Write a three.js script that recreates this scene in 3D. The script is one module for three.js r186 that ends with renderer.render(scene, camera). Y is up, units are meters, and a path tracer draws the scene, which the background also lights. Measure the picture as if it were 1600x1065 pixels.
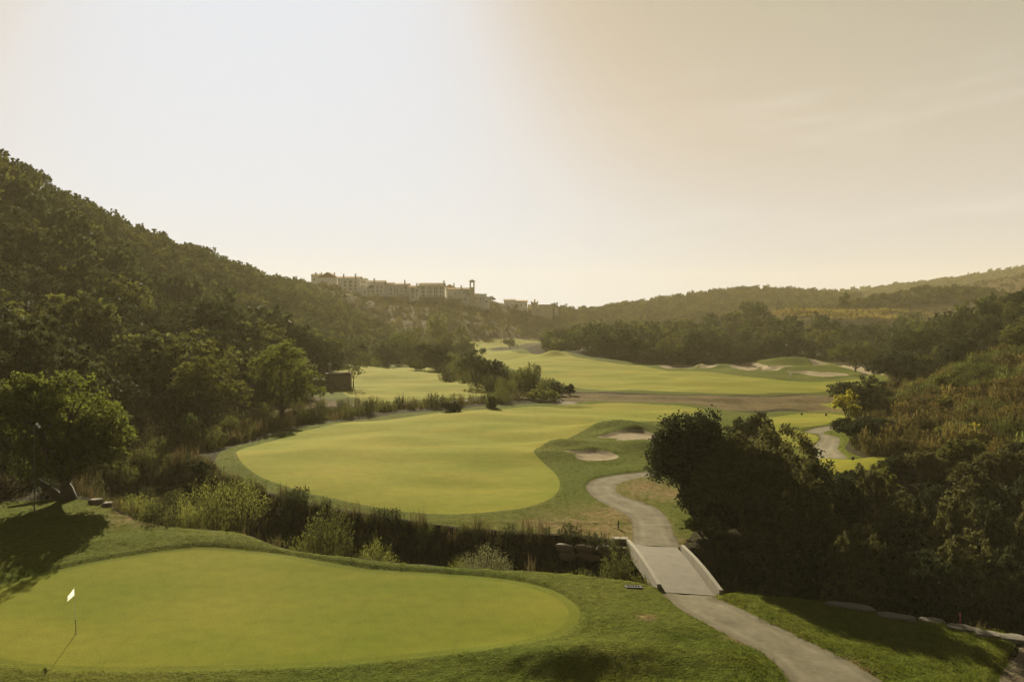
import * as THREE from 'three';
import { mergeGeometries } from 'three/addons/utils/BufferGeometryUtils.js';

// ---------- camera, sky, sun, exposure ----------
const scene = new THREE.Scene();
const F = 1400, PX = 1600, PY = 1065, CAM_H = 14.5, HORIZON = 500;         // lens in pixels of a 1600 x 1065 picture
const camera = new THREE.PerspectiveCamera(2 * Math.atan(PY / 2 / F) * 180 / Math.PI, PX / PY, 0.5, 4000);
camera.position.set(0, CAM_H, 0);
camera.lookAt(0, CAM_H, -100);
camera.setViewOffset(PX, PY, 0, PY / 2 - HORIZON, PX, PY);                 // a shifted lens keeps the verticals upright
const EXPOSURE = 3.1;
const renderer = new THREE.WebGLRenderer({ antialias: true });
renderer.setSize(1024, 681);
renderer.toneMapping = THREE.LinearToneMapping;
renderer.toneMappingExposure = EXPOSURE;
renderer.shadowMap.enabled = true;

const SUN_EL = 22.5 * Math.PI / 180, SUN_AZ = -13.5 * Math.PI / 180;         // azimuth from straight ahead, negative = left
const sunDir = new THREE.Vector3(Math.sin(SUN_AZ) * Math.cos(SUN_EL), Math.sin(SUN_EL), -Math.cos(SUN_AZ) * Math.cos(SUN_EL));
const sun = new THREE.DirectionalLight(new THREE.Color().setRGB(1, 0.86, 0.59), 5);
sun.name = 'sun';
sun.position.copy(sunDir).multiplyScalar(400);
sun.castShadow = true;
sun.shadow.mapSize.set(2048, 2048);
Object.assign(sun.shadow.camera, { left: -300, right: 300, top: 300, bottom: -300, near: 1, far: 1200 });
scene.add(sun, sun.target);

// hash noise, seeded
const P256 = new Uint8Array(512);
{ let s = 1234567; const r = () => ((s = Math.imul(s ^ (s >>> 15), 2246822519) + 374761393 | 0) >>> 0) / 4294967296;
  const p = [...Array(256).keys()]; for (let i = 255; i > 0; i--) { const j = Math.floor(r() * (i + 1)); [p[i], p[j]] = [p[j], p[i]]; }
  for (let i = 0; i < 512; i++) P256[i] = p[i & 255]; }
function vnoise(x, y) {                                                     // gradient noise, about -1..1
  const xi = Math.floor(x), yi = Math.floor(y), fx = x - xi, fy = y - yi;
  const u = fx * fx * fx * (fx * (fx * 6 - 15) + 10), v = fy * fy * fy * (fy * (fy * 6 - 15) + 10);
  const g = (ix, iy, dx, dy) => { const a = P256[P256[ix & 255] + (iy & 255)] * 0.0245437; return Math.cos(a) * dx + Math.sin(a) * dy; };
  const a = g(xi, yi, fx, fy), b = g(xi + 1, yi, fx - 1, fy), c = g(xi, yi + 1, fx, fy - 1), d = g(xi + 1, yi + 1, fx - 1, fy - 1);
  return 1.5 * (a + (b - a) * u + (c - a) * v + (a - b - c + d) * u * v);
}
const fbm = (x, y, o = 4) => { let s = 0, a = 0.5; for (let i = 0; i < o; i++) { s += a * vnoise(x, y); x = x * 2.03 + 7.1; y = y * 2.03 + 3.7; a *= 0.5; } return s; };
function RNG(seed) { let s = seed | 0; return () => { s = (s + 0x6d2b79f5) | 0; let t = Math.imul(s ^ (s >>> 15), 1 | s); t = (t + Math.imul(t ^ (t >>> 7), 61 | t)) ^ t; return ((t ^ (t >>> 14)) >>> 0) / 4294967296; }; }
const clamp = (x, a, b) => Math.min(b, Math.max(a, x)), lerp = (a, b, t) => a + (b - a) * t;
const sstep = (a, b, x) => { const t = clamp((x - a) / (b - a), 0, 1); return t * t * (3 - 2 * t); };

// sky: warm haze, a wide white glow round the sun, thin streaks of cirrus
{
  const W = 2048, Hh = 1024, data = new Float32Array(W * Hh * 4), e = 1 / EXPOSURE;
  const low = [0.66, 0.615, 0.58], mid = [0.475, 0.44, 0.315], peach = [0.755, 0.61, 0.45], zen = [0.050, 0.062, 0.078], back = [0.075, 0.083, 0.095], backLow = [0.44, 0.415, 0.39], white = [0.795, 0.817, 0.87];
  const GLOW_AZ = -15.2 * Math.PI / 180;
  for (let r = 0; r < Hh; r++) {
    const el = ((r + 0.5) / Hh - 0.5) * Math.PI, y = Math.sin(el), ce = Math.cos(el);
    for (let c = 0; c < W; c++) {
      const a = ((c + 0.5) / W - 0.5) * 2 * Math.PI, x = ce * Math.cos(a), z = ce * Math.sin(a);
      const az = Math.atan2(x, -z), daz = Math.atan2(Math.sin(az - GLOW_AZ), Math.cos(az - GLOW_AZ));
      const dEl = (el - SUN_EL) * 57.3, dAz = daz * 57.3 * Math.cos(el * 0.8);
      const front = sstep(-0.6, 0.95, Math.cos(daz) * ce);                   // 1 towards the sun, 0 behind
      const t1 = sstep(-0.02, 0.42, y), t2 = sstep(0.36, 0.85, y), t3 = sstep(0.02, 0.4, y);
      const wv = vnoise(az * 2.2 + 3, el * 16) * 0.5 + vnoise(az * 7, el * 52 - az * 5) * 0.4 + vnoise(az * 21, el * 130 - az * 14) * 0.22;
      const cir = sstep(0.0, 0.7, wv) * sstep(0.05, 0.11, y) * (1 - sstep(0.22, 0.36, y)) * 0.10 * sstep(0.25, 0.6, daz);
      // the glow is wider below the sun, where the haze is thick
      const ex = dAz / (13 + 9 * sstep(0, 21, -dEl)), ey = dEl / (dEl > 0 ? 16 : 60);
      const q = Math.sqrt(ex * ex + ey * ey), glow = 1 / (1 + Math.exp((q - 1.0) * (6.8 - 1.8 * sstep(0, 20, -dEl))));
      const halo = Math.exp(-Math.max(0, q - 0.9) * 0.85) * 0.9;
      for (let k = 0; k < 3; k++) {
        let v = lerp(lerp(low[k], mid[k], t1), zen[k], t2);
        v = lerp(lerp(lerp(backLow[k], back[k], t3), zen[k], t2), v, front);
        v = lerp(v, lerp(0.5 * (low[k] + white[k]), peach[k], sstep(0.04, 0.22, y)), halo) + cir * (white[k] - 0.3);
        v = lerp(v, white[k], clamp(glow, 0, 1));
        data[(r * W + c) * 4 + k] = v * e;
      }
      data[(r * W + c) * 4 + 3] = 1;
    }
  }
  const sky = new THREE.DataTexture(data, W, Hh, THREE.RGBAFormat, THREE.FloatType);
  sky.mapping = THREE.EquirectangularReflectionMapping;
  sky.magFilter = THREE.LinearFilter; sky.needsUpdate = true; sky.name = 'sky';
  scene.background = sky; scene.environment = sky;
}
scene.fog = new THREE.FogExp2(new THREE.Color().setRGB(1, 0.91, 0.58), 0.000215);

// ---------- naming ----------
const taken = new Map();
function numbered(name) { const n = taken.get(name) ?? 0; taken.set(name, n + 1); return n ? `${name}_${String(n).padStart(3, '0')}` : name; }
function tag(o, label, category, group, kind) {
  if (label) o.userData.label = label;
  if (category) o.userData.category = category;
  if (group) o.userData.group = group;
  if (kind) o.userData.kind = kind;
  o.traverse((m) => { if (m.isMesh) { m.castShadow = true; m.receiveShadow = true; } });
  return o;
}
function thing(name, [x, y, z] = [0, 0, 0], turn = 0) { const g = new THREE.Group(); g.name = numbered(name); g.position.set(x, y, z); g.rotation.y = turn; scene.add(g); return g; }
function part(name, geo, mat, parent) { const m = new THREE.Mesh(geo, mat); m.name = name; m.castShadow = m.receiveShadow = true; parent.add(m); return m; }
function solo(name, geo, mat, at) { const m = new THREE.Mesh(geo, mat); m.name = numbered(name); if (at) m.position.set(...at); m.castShadow = m.receiveShadow = true; scene.add(m); return m; }
const rgb = (r, g, b) => new THREE.Color().setRGB(r, g, b);

// ---------- terrain: a smooth surface through surveyed points ----------
// a point is [px, z, h]: column of the picture, distance ahead, height; flat(px, py, h) finds the distance of a point of known height
const flat = (px, py, h) => [px, F * (CAM_H - h) / (py - HORIZON), h];
const ray = (px, py, z) => [px, z, CAM_H + (HORIZON - py) / F * z];
const survey = [
  // near green and its surrounds
  flat(-250, 1060, 0.3), flat(0, 1040, 0), flat(300, 1060, -0.1), flat(620, 1070, -0.3), flat(930, 1080, -0.6), flat(1300, 1060, -0.4), flat(1600, 1050, -0.9), flat(1900, 1060, -1),
  flat(450, 950, 0), flat(100, 960, 0.1), flat(780, 960, 0), flat(0, 900, 0.5), flat(200, 865, 0.5), flat(400, 862, 0.35), flat(640, 888, 0.3), flat(860, 915, 0.25), flat(950, 985, 0.15),
  flat(160, 800, 1.0), flat(110, 779, 1.1), flat(-150, 800, 1.6), flat(1075, 926, -0.1), flat(1022, 855, 0.3), flat(1200, 960, -0.2), flat(1400, 1030, -0.6), flat(1290, 942, -0.6), flat(1600, 1000, -0.9),
  flat(620, 890, 0.3), flat(900, 902, 0.1),
  // middle fairway
  flat(620, 770, 0.8), flat(380, 715, 1), flat(860, 785, 0.5), flat(940, 835, 0.3), flat(700, 826, 0.4), flat(500, 790, 0.5), flat(1000, 655, 1.0), flat(700, 645, 1.2), flat(560, 665, 0.8), flat(800, 700, 1), flat(960, 740, 0.5), flat(1100, 650, 0.8),
  flat(250, 735, 0), flat(360, 685, 0.2), flat(1150, 800, 0.2), flat(1300, 780, 0.2), flat(1500, 770, 0.8), flat(1200, 850, -0.2), flat(1600, 830, 0),
  flat(600, 625, 1.0), flat(560, 585, 1.3), flat(740, 600, 1.2), flat(680, 575, 1.5), flat(850, 620, 1), flat(860, 560, 1.4), flat(1000, 600, 1.5), flat(1000, 570, 2.0), flat(1200, 592, 1.8), flat(1240, 570, 2.2), flat(1100, 632, 0.9), flat(1230, 655, 1.2), flat(1300, 700, 1.1), flat(1340, 640, 1.3), flat(1360, 590, 2),
  // valley beyond
  ray(760, 540, 480), ray(850, 534, 560), ray(700, 530, 500), ray(620, 545, 400), ray(800, 518, 600),
  // right hand slope
  ray(1400, 700, 84), ray(1500, 690, 84), ray(1600, 695, 82), ray(1750, 690, 80), ray(1600, 640, 100), ray(1600, 565, 130), ray(1450, 640, 108), ray(1400, 614, 165), flat(1335, 692, 1.3), [1350, 122, 1.4], [1310, 110, 1.2], [1385, 100, 1.8], ray(1450, 600, 128), ray(1520, 530, 180), ray(1600, 500, 175),
  ray(1605, 470, 205), ray(1530, 492, 225), ray(1400, 582, 205), ray(1750, 420, 220), ray(1750, 560, 130), ray(1600, 490, 260), ray(1450, 530, 250),
  // wooded bank right of the middle, terrace of dry grass
  ray(870, 548, 300), ray(870, 536, 345), ray(1000, 572, 252), ray(1000, 524, 350), ray(1120, 572, 248), ray(1120, 520, 352), ray(1220, 484, 385), ray(1300, 487, 385), ray(1400, 490, 378), ray(1500, 499, 365), ray(1300, 570, 255), ray(1300, 520, 315), ray(1400, 535, 290),
  ray(1220, 496, 430), ray(1350, 496, 440), ray(1000, 530, 420),
  // hills behind, one after the other
  ray(1320, 482, 500), ray(1390, 463, 505), ray(1460, 452, 510), ray(1530, 456, 500), ray(1590, 471, 490), ray(1700, 470, 480), ray(1460, 475, 560), ray(1600, 475, 560),
  ray(1450, 460, 740), ray(1520, 446, 745), ray(1590, 434, 750), ray(1750, 425, 750), ray(1600, 455, 860),
  ray(1260, 466, 1150), ray(1400, 449, 1150), ray(1500, 437, 1150), ray(1600, 421, 1150), ray(1800, 400, 1150), ray(1400, 470, 1400), ray(1700, 440, 1400),
  ray(890, 502, 850), ray(1000, 479, 850), ray(1100, 465, 850), ray(1200, 457, 850), ray(1260, 460, 850), ray(1330, 476, 870), ray(1000, 510, 640), ray(1150, 500, 640), ray(1100, 490, 1050), ray(1250, 480, 1020), ray(900, 505, 1100), ray(800, 505, 1300),
  ray(500, 455, 545), ray(540, 463, 550),
  // hill with the houses
  ray(470, 463, 640), ray(540, 463, 625), ray(600, 469, 620), ray(700, 472, 620), ray(760, 476, 625), ray(830, 489, 650), ray(880, 497, 670), ray(560, 490, 540), ray(680, 500, 535), ray(800, 507, 570), ray(600, 485, 760), ray(800, 498, 800), ray(450, 480, 800),
  // wooded hill on the left
  ray(-300, 180, 200), ray(0, 274, 250), ray(100, 322, 280), ray(200, 372, 320), ray(300, 401, 370), ray(420, 441, 450), ray(-300, 320, 380), ray(100, 390, 450), ray(300, 430, 560),
  ray(-300, 640, 80), ray(-120, 730, 76), ray(0, 735, 79), ray(150, 688, 102), ray(300, 645, 134), ray(450, 612, 168), ray(528, 572, 255), ray(600, 543, 380), ray(0, 590, 120), ray(0, 460, 170), ray(150, 530, 170), ray(200, 450, 245), ray(350, 490, 300), ray(450, 505, 360), ray(560, 505, 450), ray(-150, 430, 150),
];
const N = survey.length, RU = [], RV = [];
for (const [px, z] of survey) { RU.push((px - 800) / F * 1.3); RV.push(Math.log(z)); }
const kern = (r2) => (r2 < 1e-12 ? 0 : 0.5 * r2 * Math.log(r2));
let RW;
{ // solve the thin-plate system
  const M = N + 3, A = [];
  for (let i = 0; i < M; i++) {
    const row = new Float64Array(M + 1);
    if (i < N) {
      for (let j = 0; j < N; j++) row[j] = kern((RU[i] - RU[j]) ** 2 + (RV[i] - RV[j]) ** 2);
      row[i] += 0.0006; row[N] = 1; row[N + 1] = RU[i]; row[N + 2] = RV[i];
      row[M] = survey[i][2] / survey[i][1] * 100;                            // slope as seen, so near and far points weigh alike
    } else for (let j = 0; j < N; j++) row[j] = i === N ? 1 : i === N + 1 ? RU[j] : RV[j];
    A.push(row);
  }
  for (let c = 0; c < M; c++) {
    let p = c; for (let r = c + 1; r < M; r++) if (Math.abs(A[r][c]) > Math.abs(A[p][c])) p = r;
    [A[c], A[p]] = [A[p], A[c]];
    for (let r = 0; r < M; r++) if (r !== c && A[r][c]) { const f = A[r][c] / A[c][c]; for (let k = c; k <= M; k++) A[r][k] -= f * A[c][k]; }
  }
  RW = A.map((r, i) => r[M] / r[i]);
}
function baseH(x, z) {                                                       // z = distance ahead (positive)
  z = Math.max(z, 20);
  const u = clamp(x / z, -1.05, 1.05) * 1.3, v = Math.log(Math.min(z, 1700));
  let s = RW[N] + RW[N + 1] * u + RW[N + 2] * v;
  for (let i = 0; i < N; i++) { const du = u - RU[i], dv = v - RV[i], r2 = du * du + dv * dv; if (r2 > 1e-12) s += RW[i] * 0.5 * r2 * Math.log(r2); }
  return s * z / 100;
}
// the point of the ground seen at a pixel
function groundAt(px, py, H = baseH) {
  const u = (px - 800) / F, s = (HORIZON - py) / F;
  let z = 30, dz = 1, last = z;
  while (z < 1500) { if (H(u * z, z) >= CAM_H + s * z) break; last = z; z += dz; dz = Math.max(0.4, z * 0.012); }
  let a = last, b = z; for (let i = 0; i < 24; i++) { const m = (a + b) / 2; if (H(u * m, m) >= CAM_H + s * m) b = m; else a = m; }
  return [u * b, b];
}
// closed smooth outlines in plan (x, z)
class Area {
  constructor(pts, { straight = false, steps = 6 } = {}) {
    const q = pts, n = q.length, out = [];
    for (let i = 0; i < n; i++) {
      if (straight) { out.push(q[i]); continue; }
      const a = q[(i + n - 1) % n], b = q[i], c = q[(i + 1) % n], d = q[(i + 2) % n];
      for (let k = 0; k < steps; k++) { const t = k / steps, t2 = t * t, t3 = t2 * t; out.push([0, 1].map((j) => 0.5 * (2 * b[j] + (c[j] - a[j]) * t + (2 * a[j] - 5 * b[j] + 4 * c[j] - d[j]) * t2 + (3 * b[j] - a[j] - 3 * c[j] + d[j]) * t3))); }
    }
    this.p = out; this.box = [Infinity, Infinity, -Infinity, -Infinity];
    for (const [x, z] of out) { this.box[0] = Math.min(this.box[0], x); this.box[1] = Math.min(this.box[1], z); this.box[2] = Math.max(this.box[2], x); this.box[3] = Math.max(this.box[3], z); }
  }
  near(x, z, m) { const b = this.box; return x > b[0] - m && x < b[2] + m && z > b[1] - m && z < b[3] + m; }
  d(x, z, m = 6) {                                                           // signed distance, negative inside; large when far off
    if (!this.near(x, z, m)) return 99;
    const p = this.p, n = p.length; let best = 1e9, inside = false;
    for (let i = 0, j = n - 1; i < n; j = i++) {
      const ax = p[j][0], az = p[j][1], bx = p[i][0], bz = p[i][1], ex = bx - ax, ez = bz - az;
      const t = clamp(((x - ax) * ex + (z - az) * ez) / (ex * ex + ez * ez + 1e-12), 0, 1), dx = x - ax - ex * t, dz = z - az - ez * t;
      const d2 = dx * dx + dz * dz; if (d2 < best) best = d2;
      if ((az > z) !== (bz > z) && x < (bx - ax) * (z - az) / (bz - az) + ax) inside = !inside;
    }
    const d = Math.sqrt(best); return inside ? -d : d;
  }
}
const area = (list, o) => new Area(list.map(([px, py]) => groundAt(px, py)), o);
const oval = (px, py, rx, ry, wob = 0.15, s = 0) => area([...Array(10).keys()].map((i) => { const a = i / 10 * 2 * Math.PI, k = 1 + wob * Math.sin(a * 3 + s) + wob * 0.6 * Math.cos(a * 2 + s * 2); return [px + Math.cos(a) * rx * k, py + Math.sin(a) * ry * k]; }), { steps: 4 });

const A = {
  collar: area([[108, 886], [150, 877], [200, 868.5], [253, 861], [307, 856.5], [361, 858], [434, 866], [500, 878.5], [587, 890.5], [681, 895.5], [775, 903], [831, 912.5], [872, 926], [900, 945], [906, 962], [890, 985], [850, 1001], [780, 1016], [650, 1029], [500, 1041], [300, 1048], [100, 1048], [0, 1038], [-90, 1018], [-130, 985], [-90, 945], [-10, 915], [60, 897]]),
  path: area([[1037, 922], [1046, 937], [1064, 953], [1100, 974], [1150, 1000], [1188, 1020], [1212, 1038], [1226, 1055], [1232, 1075], [1236, 1130], [1440, 1130], [1395, 1078], [1370, 1058], [1330, 1034], [1280, 1009], [1200, 971], [1150, 947], [1120, 934], [1116, 928]], { steps: 5 }),
  pathUpper: area([[990, 853], [988.5, 843], [988, 828], [986, 812], [975, 801], [955, 791], [932, 779], [917, 765], [919, 753], [942, 744], [985, 738], [1030, 734], [1080, 727], [1150, 716], [1155, 722], [1085, 737], [1020, 743.5], [988, 748], [966, 756], [963, 766], [978, 775], [1010, 785], [1030, 795], [1046, 812], [1052, 832], [1059, 857]], { steps: 5 }),
  pathRight: area([[1257, 674], [1269, 669], [1283, 666.5], [1304, 663.5], [1330, 661], [1330, 664], [1304, 670], [1290, 674], [1289, 677], [1302, 680], [1312, 684], [1312, 692], [1310, 701], [1319, 709], [1324, 715.5], [1298, 715], [1273, 714.5], [1276, 707], [1273, 701], [1270, 696.5], [1281, 686], [1280.5, 681], [1275, 677]], { steps: 5 }),
  pathFar: area([[700, 627], [752, 622.8], [790, 621], [830, 622.6], [862, 626], [897, 628.6], [900, 631.5], [870, 632], [845, 628.5], [800, 624.5], [752, 626], [702, 630.5]], { steps: 5 }),
  track: area([[1562, 1068], [1566, 1050], [1590, 1024], [1600, 1008], [1660, 1003], [1720, 1012], [1740, 1110], [1556, 1120]]),
  ravine: area([[120, 770], [160, 784], [190, 802], [240, 820], [300, 827], [345, 829], [383, 838], [416, 850], [452, 860], [500, 868], [560, 875.5], [610, 880], [681, 885], [775, 890.5], [900, 899], [1010, 914], [1060, 928], [1090, 929.5], [1125, 927], [1200, 932], [1290, 942], [1400, 962], [1500, 978], [1620, 1000], [1750, 1010], [1800, 900], [1700, 800], [1500, 800], [1300, 815], [1200, 835], [1110, 852], [1060, 856], [1020, 853], [985, 850], [930, 840], [880, 836], [830, 834], [700, 823], [600, 809], [520, 797], [440, 778], [370, 758], [335, 738], [300, 724], [200, 728], [120, 748]], { steps: 3 }),
  creek: area([[250, 735], [330, 705], [400, 682], [470, 664], [540, 652], [620, 641], [700, 637], [760, 632], [830, 627], [830, 623], [760, 627], [680, 629], [600, 634], [540, 636], [470, 640], [400, 655], [330, 678], [260, 700], [180, 735]], { steps: 3 }),
  mid: area([[370, 706], [400, 694], [430, 685], [480, 672], [540, 661], [600, 653], [680, 646], [760, 640], [860, 634], [950, 631], [1040, 633], [1090, 639], [1102, 645], [1082, 652], [1040, 657], [985, 662], [930, 670], [880, 688], [842, 702], [834, 711], [846, 720], [864, 735], [874, 752], [872, 768], [856, 783], [820, 794], [760, 800], [690, 802], [610, 796], [540, 785], [470, 769], [415, 748], [380, 726]]),
  left: area([[540, 577], [580, 571], [640, 573.5], [700, 582], [740, 594], [757, 606], [757, 617], [690, 624], [610, 627.5], [560, 624], [534, 612], [518, 598], [526, 584]]),
  right: area([[700, 549], [760, 545.5], [800, 549], [840, 554], [900, 559], [960, 567], [1020, 575], [1080, 581], [1200, 589], [1290, 596], [1345, 594], [1365, 602], [1330, 609], [1260, 613], [1100, 614], [980, 610], [905, 604.5], [850, 592], [800, 576], [745, 560]]),
  far: area([[690, 540], [720, 533], [770, 530.5], [830, 530.5], [850, 535], [800, 541], [740, 545], [690, 546]]),
  tee1: area([[1190, 651], [1240, 647], [1290, 646], [1330, 648], [1340, 655], [1290, 663], [1240, 669], [1190, 672], [1170, 662]]),
  tee2: area([[1208, 671], [1230, 669.5], [1256, 675], [1278, 681], [1279, 686], [1266, 697], [1240, 696], [1200, 690]]),
  tee3: area([[1272, 716], [1300, 716.5], [1335, 717.5], [1390, 718], [1380, 735], [1330, 745], [1280, 742], [1255, 728]]),
  tee4: area([[1255, 632], [1280, 631], [1320, 634], [1330, 638], [1290, 639.5], [1262, 637]]),
  roughNear: area([[-300, 1120], [-320, 850], [-100, 790], [60, 781], [118, 779], [160, 786], [190, 804], [240, 822], [300, 829], [345, 831], [383, 840], [416, 852], [452, 862], [500, 870], [560, 877.5], [610, 882], [681, 887], [775, 892.5], [900, 901], [1010, 916], [1060, 930], [1090, 931.5], [1125, 929], [1200, 934], [1290, 944], [1400, 965], [1500, 981], [1570, 992], [1590, 1005], [1570, 1040], [1556, 1120], [1300, 1125], [800, 1125]], { steps: 3 }),
  roughMid: area([[335, 728], [348, 706], [400, 687], [470, 669], [530, 658], [620, 646], [700, 641], [770, 635], [860, 630], [960, 628], [1060, 631], [1130, 641], [1180, 645], [1240, 643], [1330, 644], [1340, 664], [1320, 700], [1350, 716], [1410, 718], [1390, 745], [1290, 748], [1200, 765], [1130, 795], [1090, 825], [1062, 854], [1020, 851], [985, 848], [930, 838], [880, 834], [830, 832], [700, 821], [600, 807], [520, 795], [440, 776], [372, 756], [340, 740]], { steps: 3 }),
  roughLeft: area([[470, 607], [500, 590], [535, 573], [590, 567], [650, 569], [710, 578], [752, 591], [785, 612], [770, 624], [690, 628], [620, 632], [560, 631], [500, 622]], { steps: 4 }),
  roughRight: area([[680, 550], [700, 543], [760, 541], [830, 551], [900, 554], [960, 562], [1020, 568], [1100, 569], [1200, 565], [1290, 568], [1380, 588], [1372, 608], [1260, 617], [1100, 617.5], [980, 615], [890, 609], [845, 597], [790, 580], [735, 564]], { steps: 4 }),
  brown: area([[872, 621], [900, 617.5], [980, 617.5], [1100, 619], [1260, 618.5], [1330, 614], [1360, 625], [1340, 643], [1240, 641], [1180, 642], [1125, 641], [1075, 633], [1000, 628], [900, 629]], { steps: 4 }),
  bankDirt: area([[250, 655], [330, 640], [430, 628], [500, 623], [570, 631], [620, 634], [540, 640], [470, 648], [400, 662], [320, 685], [240, 705]], { steps: 4 }),
};
A.green = { d: (x, z, m) => A.collar.d(x, z, m) + 0.55 + 0.6 * sstep(5, 9, x) };
const bunkerSpots = [
  area([[934, 686], [950, 682], [966, 678], [985, 675.5], [1005, 675], [1020, 678], [1036, 680], [1028, 686], [1014, 692], [1000, 695.5], [975, 696], [962, 693], [966, 689.5], [950, 688]]),
  area([[880, 708.5], [905, 707.5], [925, 705.5], [945, 707], [960, 710], [967, 714], [955, 718], [930, 720.5], [908, 720], [898, 716.5], [902, 713], [890, 711.5]]),
  area([[1030, 573], [1045, 569.5], [1070, 570.5], [1092, 570], [1090, 575], [1062, 576], [1040, 575.5]]),
  area([[1094, 575], [1108, 569], [1128, 567.5], [1130, 572], [1118, 575.5], [1100, 577]]),
  area([[1140, 574], [1155, 570], [1178, 569], [1200, 573], [1196, 578], [1170, 578.5], [1150, 577]]),
  area([[1190, 580], [1200, 575], [1210, 571.5], [1232, 571], [1238, 574], [1225, 577.5], [1212, 581]]),
  area([[1228, 585], [1238, 582], [1262, 582], [1275, 583.5], [1300, 584.5], [1326, 587], [1314, 590.5], [1290, 591.5], [1270, 589.5], [1256, 587]]),
  area([[1262, 569], [1300, 571], [1340, 576], [1376, 585], [1380, 589], [1340, 583], [1300, 577]]),
];
const mounds = [[1232, 568, 2.2, 11, 8], [1110, 574, 0.9, 7, 6], [1185, 583, 0.7, 9, 5], [1290, 578, 1.0, 12, 7], [862, 556, 1.6, 4.5, 6], [835, 556, 0.7, 4, 6], [945, 669, 0.55, 5, 3.5], [880, 697, 0.6, 4, 3], [990, 670, 0.6, 5, 3], [1010, 700, 0.55, 4, 3], [862, 712, 0.35, 3, 2.5], [915, 1033, 0.5, 5.5, 1.6], [560, 875, 0.12, 6, 2], [330, 846, 0.18, 5, 2], [1040, 985, 0.2, 2, 2]]
  .map(([px, py, a, rx, rz]) => [...groundAt(px, py), a, rx, rz]);
const grassAreas = [A.roughNear, A.roughMid, A.roughLeft, A.roughRight, A.far];
const paths = [A.path, A.pathUpper, A.pathRight, A.pathFar, A.track];

function H(x, z) {
  let h = baseH(x, z);
  for (const [mx, mz, a, rx, rz] of mounds) { const q = ((x - mx) / rx) ** 2 + ((z - mz) / rz) ** 2; if (q < 9) h += a * Math.exp(-q * 1.4); }
  let g = 99; for (const a of grassAreas) g = Math.min(g, a.d(x, z, 12));
  let p = 99; for (const a of paths) p = Math.min(p, a.d(x, z, 2));
  const wild = sstep(0, 10, g) * sstep(60, 110, z);
  const onGreen = A.collar.d(x, z, 2);
  h += wild * (0.9 * vnoise(x / 17, z / 17) + 0.5 * vnoise(x / 7 + 9, z / 7)) + wild * sstep(200, 400, z) * 2.2 * vnoise(x / 60 + 4, z / 60);
  const und = sstep(1.5, 5, p) * sstep(55, 75, z) * (1 - wild);
  h += und * (0.24 * vnoise(x / 9, z / 8) + 0.36 * vnoise(x / 21 + 3, z / 17)) * sstep(0, 100, z) + (1 - wild) * sstep(120, 220, z) * 0.55 * vnoise(x / 30, z / 26);
  if (z < 62) {
    const lawn = A.roughNear.d(x, z, 3);
    if (lawn < 0) h += sstep(0.0, 0.42, onGreen) * 0.12 * sstep(0.0, 0.5, p) + sstep(0.3, 1.5, Math.min(onGreen, p)) * (0.07 * vnoise(x / 2.3, z / 2.1) + 0.03 * vnoise(x / 0.7, z / 0.7));
  } else {
    const f = Math.min(A.mid.d(x, z, 2), A.left.d(x, z, 2), A.right.d(x, z, 2), A.tee1.d(x, z, 1), A.tee2.d(x, z, 1), A.tee3.d(x, z, 1));
    h += sstep(0, 0.4, f) * 0.05 * sstep(0, 0.4, p);
    if (z < 130 && p < 90) h -= (1 - sstep(-0.1, 0.25, p)) * 0.07;
  }
  for (const b of bunkerSpots) { const d = b.d(x, z, 4); if (d < 4) h += -(z > 180 ? 0.4 : 0.17) * (1 - sstep(z > 180 ? -2.2 : -0.8, 0.02, d)) + (z > 180 ? 0.22 : b.d(x, z - 0.8, 5) < d - 0.3 ? 0.16 : 0.03) * Math.exp(-((d - 0.7) ** 2) * 1.5) * (d > -0.2 ? 1 : 0); }
  const rv = A.ravine.d(x, z, 2);
  if (rv < 0) h -= 3.1 * sstep(0, 2.2, -rv + 0.25 * vnoise(x / 2, z / 2)) - sstep(1, 3, -rv) * 0.35 * vnoise(x / 3, z / 3);
  const cr = A.creek.d(x, z, 2);
  if (cr < 0) h -= 1.7 * sstep(0, 3, -cr);
  return h;
}
const at = (px, py) => { const [x, z] = groundAt(px, py, H); return [x, H(x, z), -z]; };   // a place on the finished ground

// ---------- ground materials ----------
function noiseTex(size, f, srgb) {
  const d = new Uint8Array(size * size * 4);
  for (let y = 0; y < size; y++) for (let x = 0; x < size; x++) { const v = f(x / size, y / size, x, y), i = (y * size + x) * 4; for (let k = 0; k < 3; k++) d[i + k] = clamp(Math.round((Array.isArray(v) ? v[k] : v) * 255), 0, 255); d[i + 3] = 255; }
  const t = new THREE.DataTexture(d, size, size); t.wrapS = t.wrapT = THREE.RepeatWrapping; t.magFilter = THREE.LinearFilter; t.minFilter = THREE.LinearMipmapLinearFilter; t.generateMipmaps = true; t.needsUpdate = true;
  if (srgb) t.colorSpace = THREE.SRGBColorSpace;
  return t;
}
const tileN = (u, v, f, s) => { // tileable noise with f cells
  const n = (a, b) => vnoise(a * f + s, b * f + s * 1.7), w = (t) => t;
  return (n(u, v) * (1 - u) * (1 - v) + n(u - 1, v) * u * (1 - v) + n(u, v - 1) * (1 - u) * v + n(u - 1, v - 1) * u * v) / Math.sqrt(((1 - u) ** 2 + u ** 2) * ((1 - v) ** 2 + v ** 2));
};
const texGrass = noiseTex(512, (u, v) => 0.72 + 0.16 * tileN(u, v, 9, 1) + 0.14 * tileN(u, v, 31, 5) + 0.16 * tileN(u, v, 90, 9));
const texFine = noiseTex(512, (u, v) => 0.82 + 0.08 * tileN(u, v, 7, 3) + 0.12 * tileN(u, v, 40, 5) + 0.16 * tileN(u, v, 110, 9));
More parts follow.
